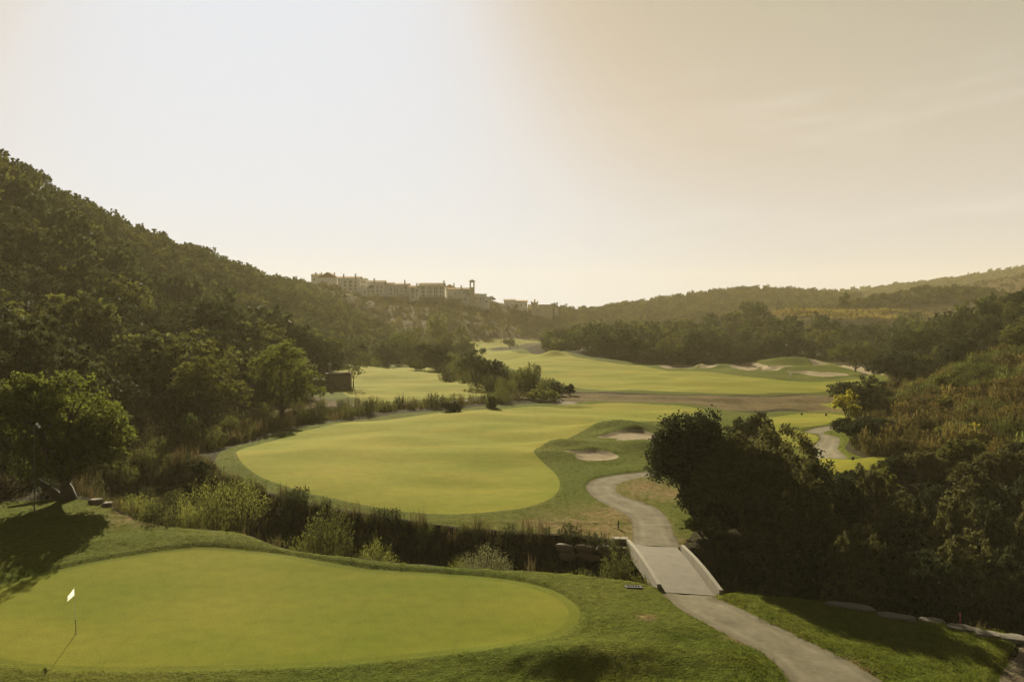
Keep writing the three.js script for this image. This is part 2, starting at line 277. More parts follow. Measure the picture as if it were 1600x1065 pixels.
const texBump = noiseTex(512, (u, v) => 0.5 + 0.2 * tileN(u, v, 14, 2) + 0.22 * tileN(u, v, 45, 7) + 0.22 * tileN(u, v, 120, 3));
const texConc = noiseTex(512, (u, v) => 0.82 + 0.14 * tileN(u, v, 3, 4) + 0.10 * tileN(u, v, 12, 8) + 0.08 * tileN(u, v, 70, 6));
const rep = (t, r) => { const c = t.clone(); c.repeat.set(r, r); c.needsUpdate = true; return c; };
function groundMat(name, bump, scale, tex = texGrass, bscale = scale) {
  return new THREE.MeshPhysicalMaterial({ name, color: 0xffffff, vertexColors: true, map: rep(tex, 1 / scale), bumpMap: rep(texBump, 1 / bscale), bumpScale: bump, roughness: 1, specularIntensity: 0.03 });
}
const GM = { green: groundMat('putting turf', 0.006, 5, texFine), fairway: groundMat('fairway turf', 0.02, 7, texFine), rough: groundMat('rough turf', 0.10, 4.3, texGrass, 5.5), soil: groundMat('scrub soil', 0.25, 9), sand: groundMat('bunker sand', 0.02, 4, texConc), path: groundMat('concrete path', 0.004, 3.7, texConc), dry: groundMat('dry grass', 0.14, 6) };

// ---------- one ground surface, cut along the outlines into its kinds ----------
const V = { x: [], y: [], z: [], nx: [], ny: [], nz: [] };
let tris;
{
  const us = [], zs = [];
  for (let px = -420; px <= 2020;) { us.push((px - 800) / F); px += px < -60 || px > 1660 ? 9 : 2.3; }
  for (let z = 29; z < 1500;) { zs.push(z); z += Math.max(0.13, 0.15 * Math.pow(z / 40, 1.4)); }
  const C = us.length, R = zs.length, hh = new Float32Array(C * R);
  for (let j = 0; j < R; j++) for (let i = 0; i < C; i++) hh[j * C + i] = H(us[i] * zs[j], zs[j]);
  for (let j = 0; j < R; j++) for (let i = 0; i < C; i++) {
    const k = j * C + i, z = zs[j];
    V.x.push(us[i] * z); V.y.push(hh[k]); V.z.push(-z);
    const i0 = Math.max(0, i - 1), i1 = Math.min(C - 1, i + 1), j0 = Math.max(0, j - 1), j1 = Math.min(R - 1, j + 1);
    const hx = (hh[j * C + i1] - hh[j * C + i0]) / ((us[i1] - us[i0]) * z);
    const hz = (hh[j1 * C + i] - hh[j0 * C + i]) / (zs[j1] - zs[j0]) - hx * us[i];
    const l = 1 / Math.hypot(hx, 1, hz); V.nx.push(-hx * l); V.ny.push(l); V.nz.push(hz * l);
  }
  tris = [];
  for (let j = 0; j < R - 1; j++) for (let i = 0; i < C - 1; i++) { const a = j * C + i, b = a + 1, c = a + C, d = c + 1; tris.push(a, b, c, b, d, c); }
}
function cut(list, f) {                                                      // f: signed distance at (x, z); returns [inside, outside]
  const val = new Map(), ins = [], out = [], mid = new Map();
  const F_ = (i) => { let v = val.get(i); if (v === undefined) val.set(i, v = f(V.x[i], -V.z[i])); return v; };
  const split = (a, b) => {
    const key = a < b ? a * 4194304 + b : b * 4194304 + a; let m = mid.get(key); if (m !== undefined) return m;
    const fa = F_(a), fb = F_(b), t = clamp(fa / (fa - fb), 0.001, 0.999); m = V.x.length;
    for (const k in V) V[k].push(lerp(V[k][a], V[k][b], t));
    val.set(m, 0); mid.set(key, m); return m;
  };
  for (let t = 0; t < list.length; t += 3) {
    const v = [list[t], list[t + 1], list[t + 2]], s = v.map((i) => F_(i) < 0), n = s[0] + s[1] + s[2];
    if (n === 3) ins.push(...v); else if (n === 0) out.push(...v);
    else {
      let k = 0; while (s[k] !== (n === 1)) k++;
      const a = v[k], b = v[(k + 1) % 3], c = v[(k + 2) % 3], p = split(a, b), q = split(a, c), one = n === 1 ? ins : out, two = n === 1 ? out : ins;
      one.push(a, p, q); two.push(p, b, c, p, c, q);
    }
  }
  return [ins, out];
}
const ripple = (x, z, s) => vnoise(x / s, z / s);
function sheet(name, list, mat, colorAt, label, category, kind = 'structure') {
  const map = new Map(), pos = [], nor = [], col = [], uv = [], idx = [];
  for (const i of list) {
    let k = map.get(i);
    if (k === undefined) {
      map.set(i, k = pos.length / 3); pos.push(V.x[i], V.y[i], V.z[i]); nor.push(V.nx[i], V.ny[i], V.nz[i]); uv.push(V.x[i], V.z[i]);
      col.push(...colorAt(V.x[i], -V.z[i], V.y[i], V.ny[i]));
    }
    idx.push(k);
  }
  const g = new THREE.BufferGeometry();
  g.setAttribute('position', new THREE.Float32BufferAttribute(pos, 3)); g.setAttribute('normal', new THREE.Float32BufferAttribute(nor, 3)); g.setAttribute('uv', new THREE.Float32BufferAttribute(uv, 2)); g.setAttribute('color', new THREE.Float32BufferAttribute(col, 3)); g.setIndex(idx);
  const m = solo(name, g, mat); return tag(m, label, category, null, kind);
}
const mixc = (a, b, t) => [lerp(a[0], b[0], t), lerp(a[1], b[1], t), lerp(a[2], b[2], t)];
const cGreen = [0.116, 0.138, 0.011], cGreen2 = [0.158, 0.158, 0.019], cFair = [0.132, 0.150, 0.009], cFair2 = [0.190, 0.178, 0.020], cRough = [0.070, 0.095, 0.008], cRough2 = [0.100, 0.108, 0.014], cDry = [0.15, 0.118, 0.055], cSoil = [0.030, 0.027, 0.012], cSoil2 = [0.045, 0.037, 0.017], cSand = [0.25, 0.21, 0.145], cPath = [0.165, 0.153, 0.115];
const turf = (a, b) => (x, z) => mixc(a, b, clamp(0.5 + 0.5 * ripple(x, z, 11) + 0.45 * ripple(x * 0.5 + 40, z, 3.1) + 0.2 * ripple(x * 0.6, z + 9, 1.1), 0, 1));
const dryPatches = [[930, 828, 4.5], [960, 806, 3], [900, 840, 3], [960, 845, 3], [1010, 760, 3], [1030, 770, 3.5], [985, 762, 1.5], [215, 813, 1.6], [195, 805, 1.1], [240, 817, 1.2], [1012, 973, 0.5], [1320, 1040, 0.9], [1150, 1002, 0.5], [1180, 985, 1.2], [860, 820, 2], [1070, 850, 1.5]].map(([px, py, r]) => [...groundAt(px, py), r]);
const dryAt = (x, z) => { let s = 0; for (const [dx, dz, r] of dryPatches) { const q = ((x - dx) ** 2 + (z - dz) ** 2) / (r * r); if (q < 4) s = Math.max(s, Math.exp(-q) * (0.75 + 0.7 * ripple(x, z, 0.6) + 0.4 * ripple(x, z, 1.7))); } return clamp(s, 0, 1); };
let inside;
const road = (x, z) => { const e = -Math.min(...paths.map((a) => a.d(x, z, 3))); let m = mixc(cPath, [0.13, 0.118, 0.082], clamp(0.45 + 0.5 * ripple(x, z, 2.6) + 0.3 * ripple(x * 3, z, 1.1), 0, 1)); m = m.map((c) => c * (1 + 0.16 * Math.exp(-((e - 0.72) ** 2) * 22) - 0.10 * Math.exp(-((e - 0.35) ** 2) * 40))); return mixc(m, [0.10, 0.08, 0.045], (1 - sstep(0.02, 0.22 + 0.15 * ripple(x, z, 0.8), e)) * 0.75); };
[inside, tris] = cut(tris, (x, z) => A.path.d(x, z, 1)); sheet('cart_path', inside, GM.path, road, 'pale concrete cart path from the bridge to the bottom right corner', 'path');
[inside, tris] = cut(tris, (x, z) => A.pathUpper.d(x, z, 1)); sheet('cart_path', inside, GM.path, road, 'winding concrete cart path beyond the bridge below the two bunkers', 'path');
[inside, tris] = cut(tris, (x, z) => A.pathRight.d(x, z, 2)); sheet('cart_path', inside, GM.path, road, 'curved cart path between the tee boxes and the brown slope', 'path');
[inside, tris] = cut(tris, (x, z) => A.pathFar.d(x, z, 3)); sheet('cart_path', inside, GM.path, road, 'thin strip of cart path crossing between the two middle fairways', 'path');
[inside, tris] = cut(tris, (x, z) => A.track.d(x, z, 1)); sheet('dirt_track', inside, GM.dry, (x, z) => mixc([0.17, 0.145, 0.10], [0.13, 0.105, 0.07], 0.5 + 0.5 * ripple(x, z, 1.3)), 'bare sandy track in the lower right corner of the picture', 'track');
const bunkerNames = ['kidney shaped sand bunker, upper of the two beside the middle fairway', 'long sand bunker, lower of the two beside the middle fairway', 'far sand bunker at the left end of the row', 'small far sand bunker, second from the left of the row', 'far sand bunker left of the grassy mound', 'far sand bunker on the front of the grassy mound', 'wide far sand bunker below the grassy mound', 'strip of bare sand behind the grassy mound at the wood edge'];
bunkerSpots.forEach((b, i) => { [inside, tris] = cut(tris, (x, z) => b.d(x, z, 3)); sheet('sand_bunker', inside, GM.sand, (x, z) => mixc(cSand, [0.21, 0.175, 0.115], clamp(0.5 + 0.6 * ripple(x, z, 2), 0, 1)), bunkerNames[i], 'bunker'); });
[inside, tris] = cut(tris, (x, z) => A.green.d(x, z, 3)); sheet('putting_green', inside, GM.green, turf(cGreen, cGreen2), 'smooth yellow green putting green with the flag', 'putting green');
[inside, tris] = cut(tris, (x, z) => A.collar.d(x, z, 2)); sheet('green_collar', inside, GM.fairway, turf([0.10, 0.122, 0.011], [0.115, 0.126, 0.014]), 'darker ring of turf round the near putting green', 'turf');
const fairways = [['mid', 'wide sunlit fairway between the ravine and the two bunkers'], ['left', 'far fairway left of the pair of trees'], ['right', 'long far fairway below the row of bunkers'], ['far', 'farthest strip of fairway below the houses'], ['tee1', 'larger tee box beyond the dark bushes'], ['tee2', 'pointed tee box beside the curved path'], ['tee3', 'tee box in front of the curved path end'], ['tee4', 'small tee strip under the yellow tree']];
for (const [k, label] of fairways) { const t = k.startsWith('tee'); [inside, tris] = cut(tris, (x, z) => A[k].d(x, z, 3)); sheet(t ? 'tee_box' : 'fairway', inside, GM.fairway, turf(cFair, cFair2), label, t ? 'tee box' : 'fairway'); }
const roughs = [['roughNear', 'coarse green rough round the near green and path'], ['roughMid', 'coarse rough round the middle fairway'], ['roughLeft', 'rough along the far left fairway'], ['roughRight', 'rough along the far right fairway']];
for (const [k, label] of roughs) { [inside, tris] = cut(tris, (x, z) => A[k].d(x, z, 3)); sheet('rough_grass_ground', inside, GM.rough, (x, z) => mixc(turf(cRough, cRough2)(x, z), [0.21, 0.155, 0.075], dryAt(x, z)), label, 'rough'); }
[inside, tris] = cut(tris, (x, z) => A.brown.d(x, z, 3)); sheet('dry_grass_ground', inside, GM.dry, (x, z) => mixc(cDry, [0.10, 0.075, 0.036], clamp(0.5 + 0.6 * ripple(x, z, 4) + 0.5 * ripple(x, z * 0.5, 1.2), 0, 1)), 'brown band of dry grass between the fairways', 'ground');
[inside, tris] = cut(tris, (x, z) => A.bankDirt.d(x, z, 3)); sheet('dirt_bank', inside, GM.dry, (x, z) => mixc([0.14, 0.105, 0.06], [0.07, 0.055, 0.03], clamp(0.5 + 0.6 * ripple(x, z, 4), 0, 1)), 'bare dirt bank at the foot of the left wood', 'ground');
const goldAt = (px, z) => sstep(1200, 1240, px) * (1 - sstep(1490, 1520, px)) * sstep(345, 352, z) * (1 - sstep(395, 430, z));
sheet('ground', tris, GM.soil, (x, z, y, ny) => {
  const px = x / z * F + 800;
  let c = mixc(cSoil, cSoil2, clamp(0.4 + 0.5 * ripple(x, z, 13) + 0.4 * ripple(x, z, 4), 0, 1));
  const heath = sstep(1330, 1420, px) * sstep(75, 85, z) * (1 - sstep(260, 320, z));
  c = mixc(c, mixc([0.075, 0.05, 0.022], [0.055, 0.042, 0.02], 0.5 + 0.5 * ripple(x, z, 6)), heath);
  c = mixc(c, [0.15, 0.12, 0.045], goldAt(px, z) * clamp(0.6 + 0.6 * ripple(x, z, 8), 0, 1));
  c = mixc(c, mixc([0.085, 0.064, 0.032], [0.04, 0.035, 0.017], clamp(0.5 + 0.9 * vnoise(x / 60, z / 9), 0, 1)), sstep(480, 520, z) * (1 - sstep(680, 720, z)) * (1 - sstep(900, 940, px)) * 0.9);
  c = mixc(c, [0.09, 0.06, 0.028], sstep(1400, 1440, px) * sstep(600, 640, z) * (1 - sstep(900, 950, z)));
  return c;
}, 'rolling scrub covered land of the valley', 'ground');
{ // the land outside the picture, all round
  const pos = [], idx = [], n = 96, rs = [0.01, 10, 20, 29, 45, 70, 110, 180, 300, 480, 760, 1100, 1490, 2200], a0 = Math.atan2(1220, F) - 0.0005, col = [];
  for (const r of rs) for (let i = 0; i <= n; i++) {
    const a = lerp(a0, 2 * Math.PI - a0, i / n), side = a < Math.PI ? 1 : -1, off = Math.min(a, 2 * Math.PI - a) - a0, z = r * Math.cos(a0);
    const e = H(side * z * Math.tan(a0), Math.max(z, 29)) * (r < 29 ? 0 : 1) + (r < 29 ? -0.6 : 0), k = sstep(0, 1.6, off);
    // the wedge ends at a constant distance ahead, so scale the first ring to meet it
    const rr = off < 1e-6 ? r : r; pos.push(Math.sin(a) * rr, lerp(e, -1, k) - (off < 1e-6 ? 0 : 0.0), -Math.cos(a) * rr); col.push(...cSoil);
  }
  for (let j = 0; j < rs.length - 1; j++) for (let i = 0; i < n; i++) { const a = j * (n + 1) + i, b = a + 1, c = a + n + 1, d = c + 1; idx.push(a, c, b, b, c, d); }
  const g = new THREE.BufferGeometry(); g.setAttribute('position', new THREE.Float32BufferAttribute(pos, 3)); g.setAttribute('color', new THREE.Float32BufferAttribute(col, 3)); g.setIndex(idx); g.computeVertexNormals();
  g.setAttribute('uv', new THREE.Float32BufferAttribute(pos.filter((_, i) => i % 3 !== 1), 2));
  tag(solo('surrounding_ground', g, GM.soil), 'land beside and behind the viewpoint', 'ground', null, 'structure');
  // under the camera, in front of the first row seen
  const f = []; for (let i = 0; i <= 40; i++) { const u = lerp(-1220, 1220, i / 40) / F; f.push([u * 29, H(u * 29, 29), -29]); }
  const p2 = [], c2 = [], i2 = []; f.forEach((q, i) => { p2.push(...q, q[0] * 0.02, -0.6, -0.5); c2.push(...cRough, ...cRough); if (i) i2.push(2 * i - 2, 2 * i - 1, 2 * i, 2 * i, 2 * i - 1, 2 * i + 1); });
  const g2 = new THREE.BufferGeometry(); g2.setAttribute('position', new THREE.Float32BufferAttribute(p2, 3)); g2.setAttribute('color', new THREE.Float32BufferAttribute(c2, 3)); g2.setAttribute('uv', new THREE.Float32BufferAttribute(p2.filter((_, i) => i % 3 !== 1), 2)); g2.setIndex(i2); g2.computeVertexNormals();
  tag(solo('foreground_ground', g2, GM.rough), 'rough grass below the viewpoint', 'ground', null, 'structure');
}

// ---------- plants: prototypes built from tapered limbs and many leaf-sized faces ----------
class Mesher {
  constructor() { this.p = []; this.c = []; this.i = []; }
  quad(ax, ay, az, bx, by, bz, cx, cy, cz, dx, dy, dz, col) {
    const n = this.p.length / 3; this.p.push(ax, ay, az, bx, by, bz, cx, cy, cz, dx, dy, dz);
    for (let k = 0; k < 4; k++) this.c.push(col[0], col[1], col[2]);
    this.i.push(n, n + 1, n + 2, n, n + 2, n + 3);
  }
  tri(ax, ay, az, bx, by, bz, cx, cy, cz, col) { const n = this.p.length / 3; this.p.push(ax, ay, az, bx, by, bz, cx, cy, cz); for (let k = 0; k < 3; k++) this.c.push(col[0], col[1], col[2]); this.i.push(n, n + 1, n + 2); }
  limb(pts, r0, r1, col, sides = 6) {                                        // tapered tube through points
    const n0 = this.p.length / 3, m = pts.length;
    for (let k = 0; k < m; k++) {
      const a = pts[Math.max(0, k - 1)], b = pts[Math.min(m - 1, k + 1)], d = new THREE.Vector3(b[0] - a[0], b[1] - a[1], b[2] - a[2]).normalize();
      const s = new THREE.Vector3(0.31, 0.2, 0.93).cross(d).normalize(), t = d.clone().cross(s), r = lerp(r0, r1, k / (m - 1));
      for (let q = 0; q < sides; q++) { const a2 = q / sides * 6.2832, cx = Math.cos(a2) * r, sx = Math.sin(a2) * r; this.p.push(pts[k][0] + s.x * cx + t.x * sx, pts[k][1] + s.y * cx + t.y * sx, pts[k][2] + s.z * cx + t.z * sx); this.c.push(...col); }
    }
    for (let k = 0; k < m - 1; k++) for (let q = 0; q < sides; q++) { const a = n0 + k * sides + q, b = n0 + k * sides + (q + 1) % sides; this.i.push(a, b, a + sides, b, b + sides, a + sides); }
  }
  geo(smooth) {
    const g = new THREE.BufferGeometry(); g.setAttribute('position', new THREE.Float32BufferAttribute(this.p, 3)); g.setAttribute('color', new THREE.Float32BufferAttribute(this.c, 3)); g.setIndex(this.i);
    g.computeVertexNormals(); return g;
  }
}
const leafMats = new Map();
function leafMat(name, r, g, b, through = 0.4) {
  if (!leafMats.has(name)) leafMats.set(name, new THREE.MeshPhysicalMaterial({ name, color: rgb(r, g, b), vertexColors: true, roughness: 0.9, specularIntensity: 0.08, transmission: through, thickness: 0, side: THREE.DoubleSide }));
  return leafMats.get(name);
}
const barkMat = new THREE.MeshStandardMaterial({ name: 'bark', color: rgb(0.045, 0.035, 0.025), vertexColors: true, roughness: 0.95, bumpMap: rep(texBump, 2), bumpScale: 0.02 });
const gauss = (r) => (r() + r() + r() + r() - 2) * 0.9;
function leafAt(m, r, x, y, z, L, W, bias, col) {                            // bias: direction the leaf's long axis leans to
  let ax = gauss(r) + bias[0], ay = gauss(r) + bias[1], az = gauss(r) + bias[2]; let l = Math.hypot(ax, ay, az) || 1; ax *= L / l; ay *= L / l; az *= L / l;
  let bx = r() - 0.5, by = r() - 0.5, bz = r() - 0.5; const dt = (bx * ax + by * ay + bz * az) / (L * L); bx -= dt * ax; by -= dt * ay; bz -= dt * az; l = Math.hypot(bx, by, bz) || 1; bx *= W / l; by *= W / l; bz *= W / l;
  m.quad(x - ax, y - ay, z - az, x + bx, y + by, z + bz, x + ax, y + ay, z + az, x - bx, y - by, z - bz, col);
}
/* a broad tree: trunk with limbs to each lobe of the crown, lobes made of leaf clumps.
   h height, w crown width, base where the crown starts (share of h), lobes, clumps per lobe, leaves in all, leaf length */
function treeGeo({ seed, h, w, base = 0.3, lobes = 9, clumps = 14, leaves = 3000, leaf = 0.15, aspect = 0.5, flat = 0.75, loose = 0.26, trunkR = 0, lean = 0, twin = false, up = 0.2, tint = 0.3, autumn = 0, fat = 0.36, core = 0.16 }) {
  const r = RNG(seed), T = new Mesher(), Cn = new Mesher(), white = [1, 1, 1], R = w / 2, cy = h * (base + (1 - base) * 0.48), ry = h * (1 - base) * 0.5, tr = trunkR || h * 0.022 + 0.06;
  const fork = [lean * h * 0.3, h * base * 0.9, 0], list = [];
  for (let k = 0; k < lobes; k++) {
    const a = k * 2.399963 + r() * 0.9, v = k === 0 ? 0.9 : lerp(-0.72, 0.85, ((k * 0.618 + r() * 0.35) % 1)), s = Math.sqrt(Math.max(0, 1 - v * v)) * (0.5 + 0.2 * r());
    const q = R * (fat + 0.17 * r());
    list.push({ x: lean * h * 0.4 + Math.cos(a) * s * R * 1.05, y: cy + v * ry * 0.72, z: Math.sin(a) * s * R * 1.05, r: q, ry: q * flat * Math.min(1.6, Math.max(0.8, ry / R * 1.5)) });
  }
  T.limb([[0, -0.3, 0], [lean * h * 0.06, h * base * 0.3, 0.02 * h], [lean * h * 0.18, h * base * 0.62, 0], fork], tr * 1.35, tr * 0.72, white, 8);
  if (twin) T.limb([[-tr * 1.2, -0.3, 0.1], [-tr * 2.2, h * base * 0.35, 0.1], [-tr * 4, h * base * 0.8, -0.2], [-tr * 7, h * base * 1.5, -0.4]], tr * 0.9, tr * 0.35, white, 7);
  for (const b of list) {
    const mx = lerp(fork[0], b.x, 0.5) + (r() - 0.5) * R * 0.15, my = lerp(fork[1], b.y, 0.42) + 0.08 * h * r(), mz = lerp(fork[2], b.z, 0.5) + (r() - 0.5) * R * 0.15;
    T.limb([fork, [mx, my, mz], [b.x, b.y, b.z]], tr * 0.5, tr * 0.12, white, 5);
    for (let k = 0; k < 3; k++) { const a = r() * 6.28, e = r() - 0.2; T.limb([[lerp(mx, b.x, 0.4), lerp(my, b.y, 0.4), lerp(mz, b.z, 0.4)], [b.x + Math.cos(a) * b.r * 0.75, b.y + e * b.ry, b.z + Math.sin(a) * b.r * 0.75]], tr * 0.16, tr * 0.05, white, 4); }
  }
  const tot = list.reduce((s, b) => s + b.r * b.r, 0);
  for (const b of list) {
    const nL = Math.round(leaves * b.r * b.r / tot);
    const cl = []; for (let k = 0; k < clumps; k++) { const v = lerp(-0.55, 1, r()), a = r() * 6.2832, s = Math.sqrt(1 - v * v), d = 0.62 + 0.42 * Math.sqrt(r()); cl.push([Math.cos(a) * s * d, v * d, Math.sin(a) * s * d, 1 - tint * 0.5 + tint * r(), r()]); }
    for (let k = 0; k < nL; k++) {
      const inner = r() < core, c = cl[Math.floor(r() * clumps)], lo = inner ? 0.55 : loose, dx = (inner ? 0 : c[0]) + gauss(r) * lo, dy = (inner ? 0 : c[1]) + gauss(r) * lo * 0.8, dz = (inner ? 0 : c[2]) + gauss(r) * lo;
      const x = b.x + dx * b.r, y = b.y + dy * b.ry, z = b.z + dz * b.r, j = c[3] * (0.8 + 0.4 * r()), yel = autumn * c[4] * r();
      const L = leaf * (0.6 + 0.7 * r());
      leafAt(Cn, r, x, y, z, L, L * aspect, [dx * 0.4, up, dz * 0.4], [j * (1 + 0.9 * yel), j * (1 + 0.45 * yel), j * (1 - 0.2 * yel)]);
    }
  }
  return { trunk: T.geo(), crown: Cn.geo() };
}
/* a shrub: stems fan out of the ground, leaves along them. spread 0 = upright, 1 = dome */
function shrubGeo({ seed, h, w, stems = 40, leaves = 2400, leaf = 0.08, aspect = 0.3, spread = 0.8, tint = 0.35, tips = 0, from = 0.0 }) {
  const r = RNG(seed), T = new Mesher(), C = new Mesher(), R = w / 2, per = Math.ceil(leaves / stems);
  for (let s = 0; s < stems; s++) {
    const a = r() * 6.2832, q = Math.sqrt(r()), out = q * spread, len = h * (0.72 + 0.36 * r()) * Math.sqrt(Math.max(0.12, 1 - 0.72 * out * out));
    const bq = Math.max(1 - spread, 0.72), bx = Math.cos(a) * R * q * bq, bz = Math.sin(a) * R * q * bq, tx = bx + Math.cos(a) * R * out * (0.2 + 0.3 * r()), tz = bz + Math.sin(a) * R * out * (0.2 + 0.3 * r()), ty = len;
    const mx = lerp(bx, tx, 0.4), mz = lerp(bz, tz, 0.4), my = ty * 0.6, P = (t) => { const i = 1 - t; return [i * i * bx + 2 * i * t * mx + t * t * tx, -0.1 * i * i + 2 * i * t * my + t * t * ty, i * i * bz + 2 * i * t * mz + t * t * tz]; };
    if (s % 2 === 0) T.limb([P(0), P(0.5), P(0.97)], 0.012 + h * 0.006, 0.004, [1, 1, 1], 3);
    const shade = 1 - tint * 0.5 + tint * r();
    for (let k = 0; k < per; k++) {
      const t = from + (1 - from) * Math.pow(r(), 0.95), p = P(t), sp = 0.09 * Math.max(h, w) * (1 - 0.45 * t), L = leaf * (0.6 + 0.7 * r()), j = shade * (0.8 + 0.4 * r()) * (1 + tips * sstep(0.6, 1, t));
      leafAt(C, r, p[0] + gauss(r) * sp, Math.max(0, p[1] + gauss(r) * sp * 0.8), p[2] + gauss(r) * sp, L, L * aspect, [tx / (R + 0.1) * 0.7, 1.1, tz / (R + 0.1) * 0.7], [j, j, j]);
    }
  }
  return { trunk: T.geo(), crown: C.geo() };
}
function bladesGeo({ seed, n, h, w, bw = 0.012, bend = 0.3, tint = 0.4 }) {    // tuft of grass or reeds
  const r = RNG(seed), m = new Mesher();
  for (let k = 0; k < n; k++) {
    const a = r() * 6.2832, q = Math.sqrt(r()) * w / 2, x = Math.cos(a) * q, z = Math.sin(a) * q, L = h * (0.5 + 0.6 * r()), b = r() * 6.2832, dx = Math.cos(b) * L * bend * r(), dz = Math.sin(b) * L * bend * r(), px = -Math.sin(b) * bw, pz = Math.cos(b) * bw, j = 1 - tint / 2 + tint * r(), c0 = [j * 0.8, j * 0.8, j * 0.8], c = [j, j, j];
    m.quad(x - px, -0.03, z - pz, x + px, -0.03, z + pz, x + px * 0.8 + dx * 0.35, L * 0.6, z + pz * 0.8 + dz * 0.35, x - px * 0.8 + dx * 0.35, L * 0.6, z - pz * 0.8 + dz * 0.35, c0);
    m.tri(x - px * 0.8 + dx * 0.35, L * 0.6, z - pz * 0.8 + dz * 0.35, x + px * 0.8 + dx * 0.35, L * 0.6, z + pz * 0.8 + dz * 0.35, x + dx, L, z + dz, c);
  }
  return m.geo();
}
function plant(name, g, mat, pos, turn, scale, label, category, group) {     // a plant with trunk and crown, or stems and leaves
  const o = thing(name, pos, turn); o.scale.set(...(Array.isArray(scale) ? scale : [scale, scale, scale]));
  part(g.kind === 'shrub' ? 'stem' : 'trunk', g.trunk, barkMat, o); part(g.kind === 'shrub' ? 'leaves' : 'crown', g.crown, mat, o);
  return tag(o, label, category, group);
}
function copyOf(proto, name, pos, turn, scale, label, group) {
  const o = proto.clone(); o.name = numbered(name); o.position.set(...pos); o.rotation.y = turn; o.scale.set(...(Array.isArray(scale) ? scale : [scale, scale, scale]));
  o.userData = { ...proto.userData, label: label ?? proto.userData.label }; if (group) o.userData.group = group; else if (group === null) delete o.userData.group;
  scene.add(o); return o;
}
function many(name, geo, mat, list, label, category, tintOf) {               // uncountable growth: one instanced object
  if (!list.length) return;
  const m = new THREE.InstancedMesh(geo, mat, list.length), M = new THREE.Matrix4(), q = new THREE.Quaternion(), up = new THREE.Vector3(0, 1, 0), v = new THREE.Vector3(), s = new THREE.Vector3(), c = new THREE.Color();
  list.forEach((e, i) => { q.setFromAxisAngle(up, e[3]); M.compose(v.set(e[0], e[1], e[2]), q, Array.isArray(e[4]) ? s.set(...e[4]) : s.setScalar(e[4])); m.setMatrixAt(i, M); if (e[5]) m.setColorAt(i, c.setRGB(...e[5])); });
  m.name = numbered(name); m.frustumCulled = false; scene.add(m); return tag(m, label, category, null, 'stuff');
}
const shrubOf = (o) => ({ ...shrubGeo(o), kind: 'shrub' });
// leaf colours (real ones: dark evergreen oak, olive, willow, dry heath)
const LM = {
  oak: leafMat('evergreen oak leaf', 0.029, 0.037, 0.015, 0.3), oak2: leafMat('cork oak leaf', 0.041, 0.048, 0.018, 0.36), fresh: leafMat('fresh green leaf', 0.080, 0.094, 0.017, 0.6),
  olive: leafMat('olive green leaf', 0.073, 0.081, 0.020, 0.5), silver: leafMat('silvery leaf', 0.135, 0.138, 0.062, 0.45), willow: leafMat('willow leaf', 0.105, 0.112, 0.025, 0.58), gold: leafMat('yellow leaf', 0.27, 0.25, 0.03, 0.5),
  bronze: leafMat('bronze evergreen leaf', 0.074, 0.072, 0.024, 0.48),
  heath: leafMat('brown heath', 0.062, 0.053, 0.016, 0.5), heath2: leafMat('rusty heath', 0.094, 0.070, 0.020, 0.5), reed: leafMat('reed', 0.075, 0.068, 0.027, 0.4), dryreed: leafMat('dry reed', 0.10, 0.078, 0.038, 0.4), goldgrass: leafMat('golden grass', 0.27, 0.215, 0.07, 0.45), brush: leafMat('dark brush', 0.05, 0.044, 0.02, 0.3), grass: leafMat('rough grass blade', 0.080, 0.110, 0.010, 0.5), drygrass: leafMat('dry grass blade', 0.17, 0.125, 0.05, 0.45),
};
// size of a thing in the picture, turned into metres: [height, width] from pixel spans at a place
const mpp = (p) => -p[2] / F;

// --- single trees and bushes that can be told apart ---
function single(name, px, py, top, width, spec, mat, label, category = 'tree', o = {}) {
  const p = o.z ? (() => { const x = (px - 800) / F * o.z; return [x, H(x, o.z), -o.z]; })() : at(px, py), m = mpp(p), hgt = (CAM_H + (HORIZON - top) / F * -p[2]) - p[1], w = width * m;
  const g = (o.shrub ? shrubOf : treeGeo)({ ...spec, h: hgt, w });
  return plant(name, g, mat, p, o.turn ?? 0, 1, label, category, o.group);
}
single('spreading_tree', 108, 779, 586, 205, { seed: 11, base: 0.13, lobes: 24, clumps: 26, leaves: 30000, leaf: 0.14, aspect: 0.55, trunkR: 0.5, fat: 0.33, lean: -0.12, twin: true, loose: 0.2, flat: 0.85 }, LM.fresh, 'big spreading green tree with a thick dark trunk left of the near green');
single('round_tree', 325, 676, 559, 122, { seed: 12, base: 0.22, lobes: 14, clumps: 20, leaves: 11000, leaf: 0.17, autumn: 0.5, loose: 0.2 }, LM.olive, 'round yellowish green tree standing alone before the left wood');
single('broad_tree', 440, 654, 533, 112, { seed: 13, base: 0.1, lobes: 14, clumps: 18, leaves: 10000, leaf: 0.19, loose: 0.22 }, LM.fresh, 'fresh green bushy tree left of the small stone hut');
single('young_tree', 552, 605, 562, 33, { seed: 14, base: 0.34, lobes: 8, clumps: 7, leaves: 900, leaf: 0.16, trunkR: 0.11, loose: 0.2 }, LM.olive, 'slender young tree right beside the stone hut');
single('round_oak', 682, 577, 541, 46, { seed: 15, base: 0.12, fat: 0.44, lobes: 12, clumps: 14, leaves: 5200, leaf: 0.24 }, LM.oak2, 'round dark tree on a short trunk behind the left fairway');
single('pair_tree', 743, 602, 549, 56, { seed: 16, base: 0.06, fat: 0.42, lobes: 11, clumps: 12, leaves: 4200, leaf: 0.19, loose: 0.22 }, LM.oak2, 'left and taller of two joined dark trees between the fairways');
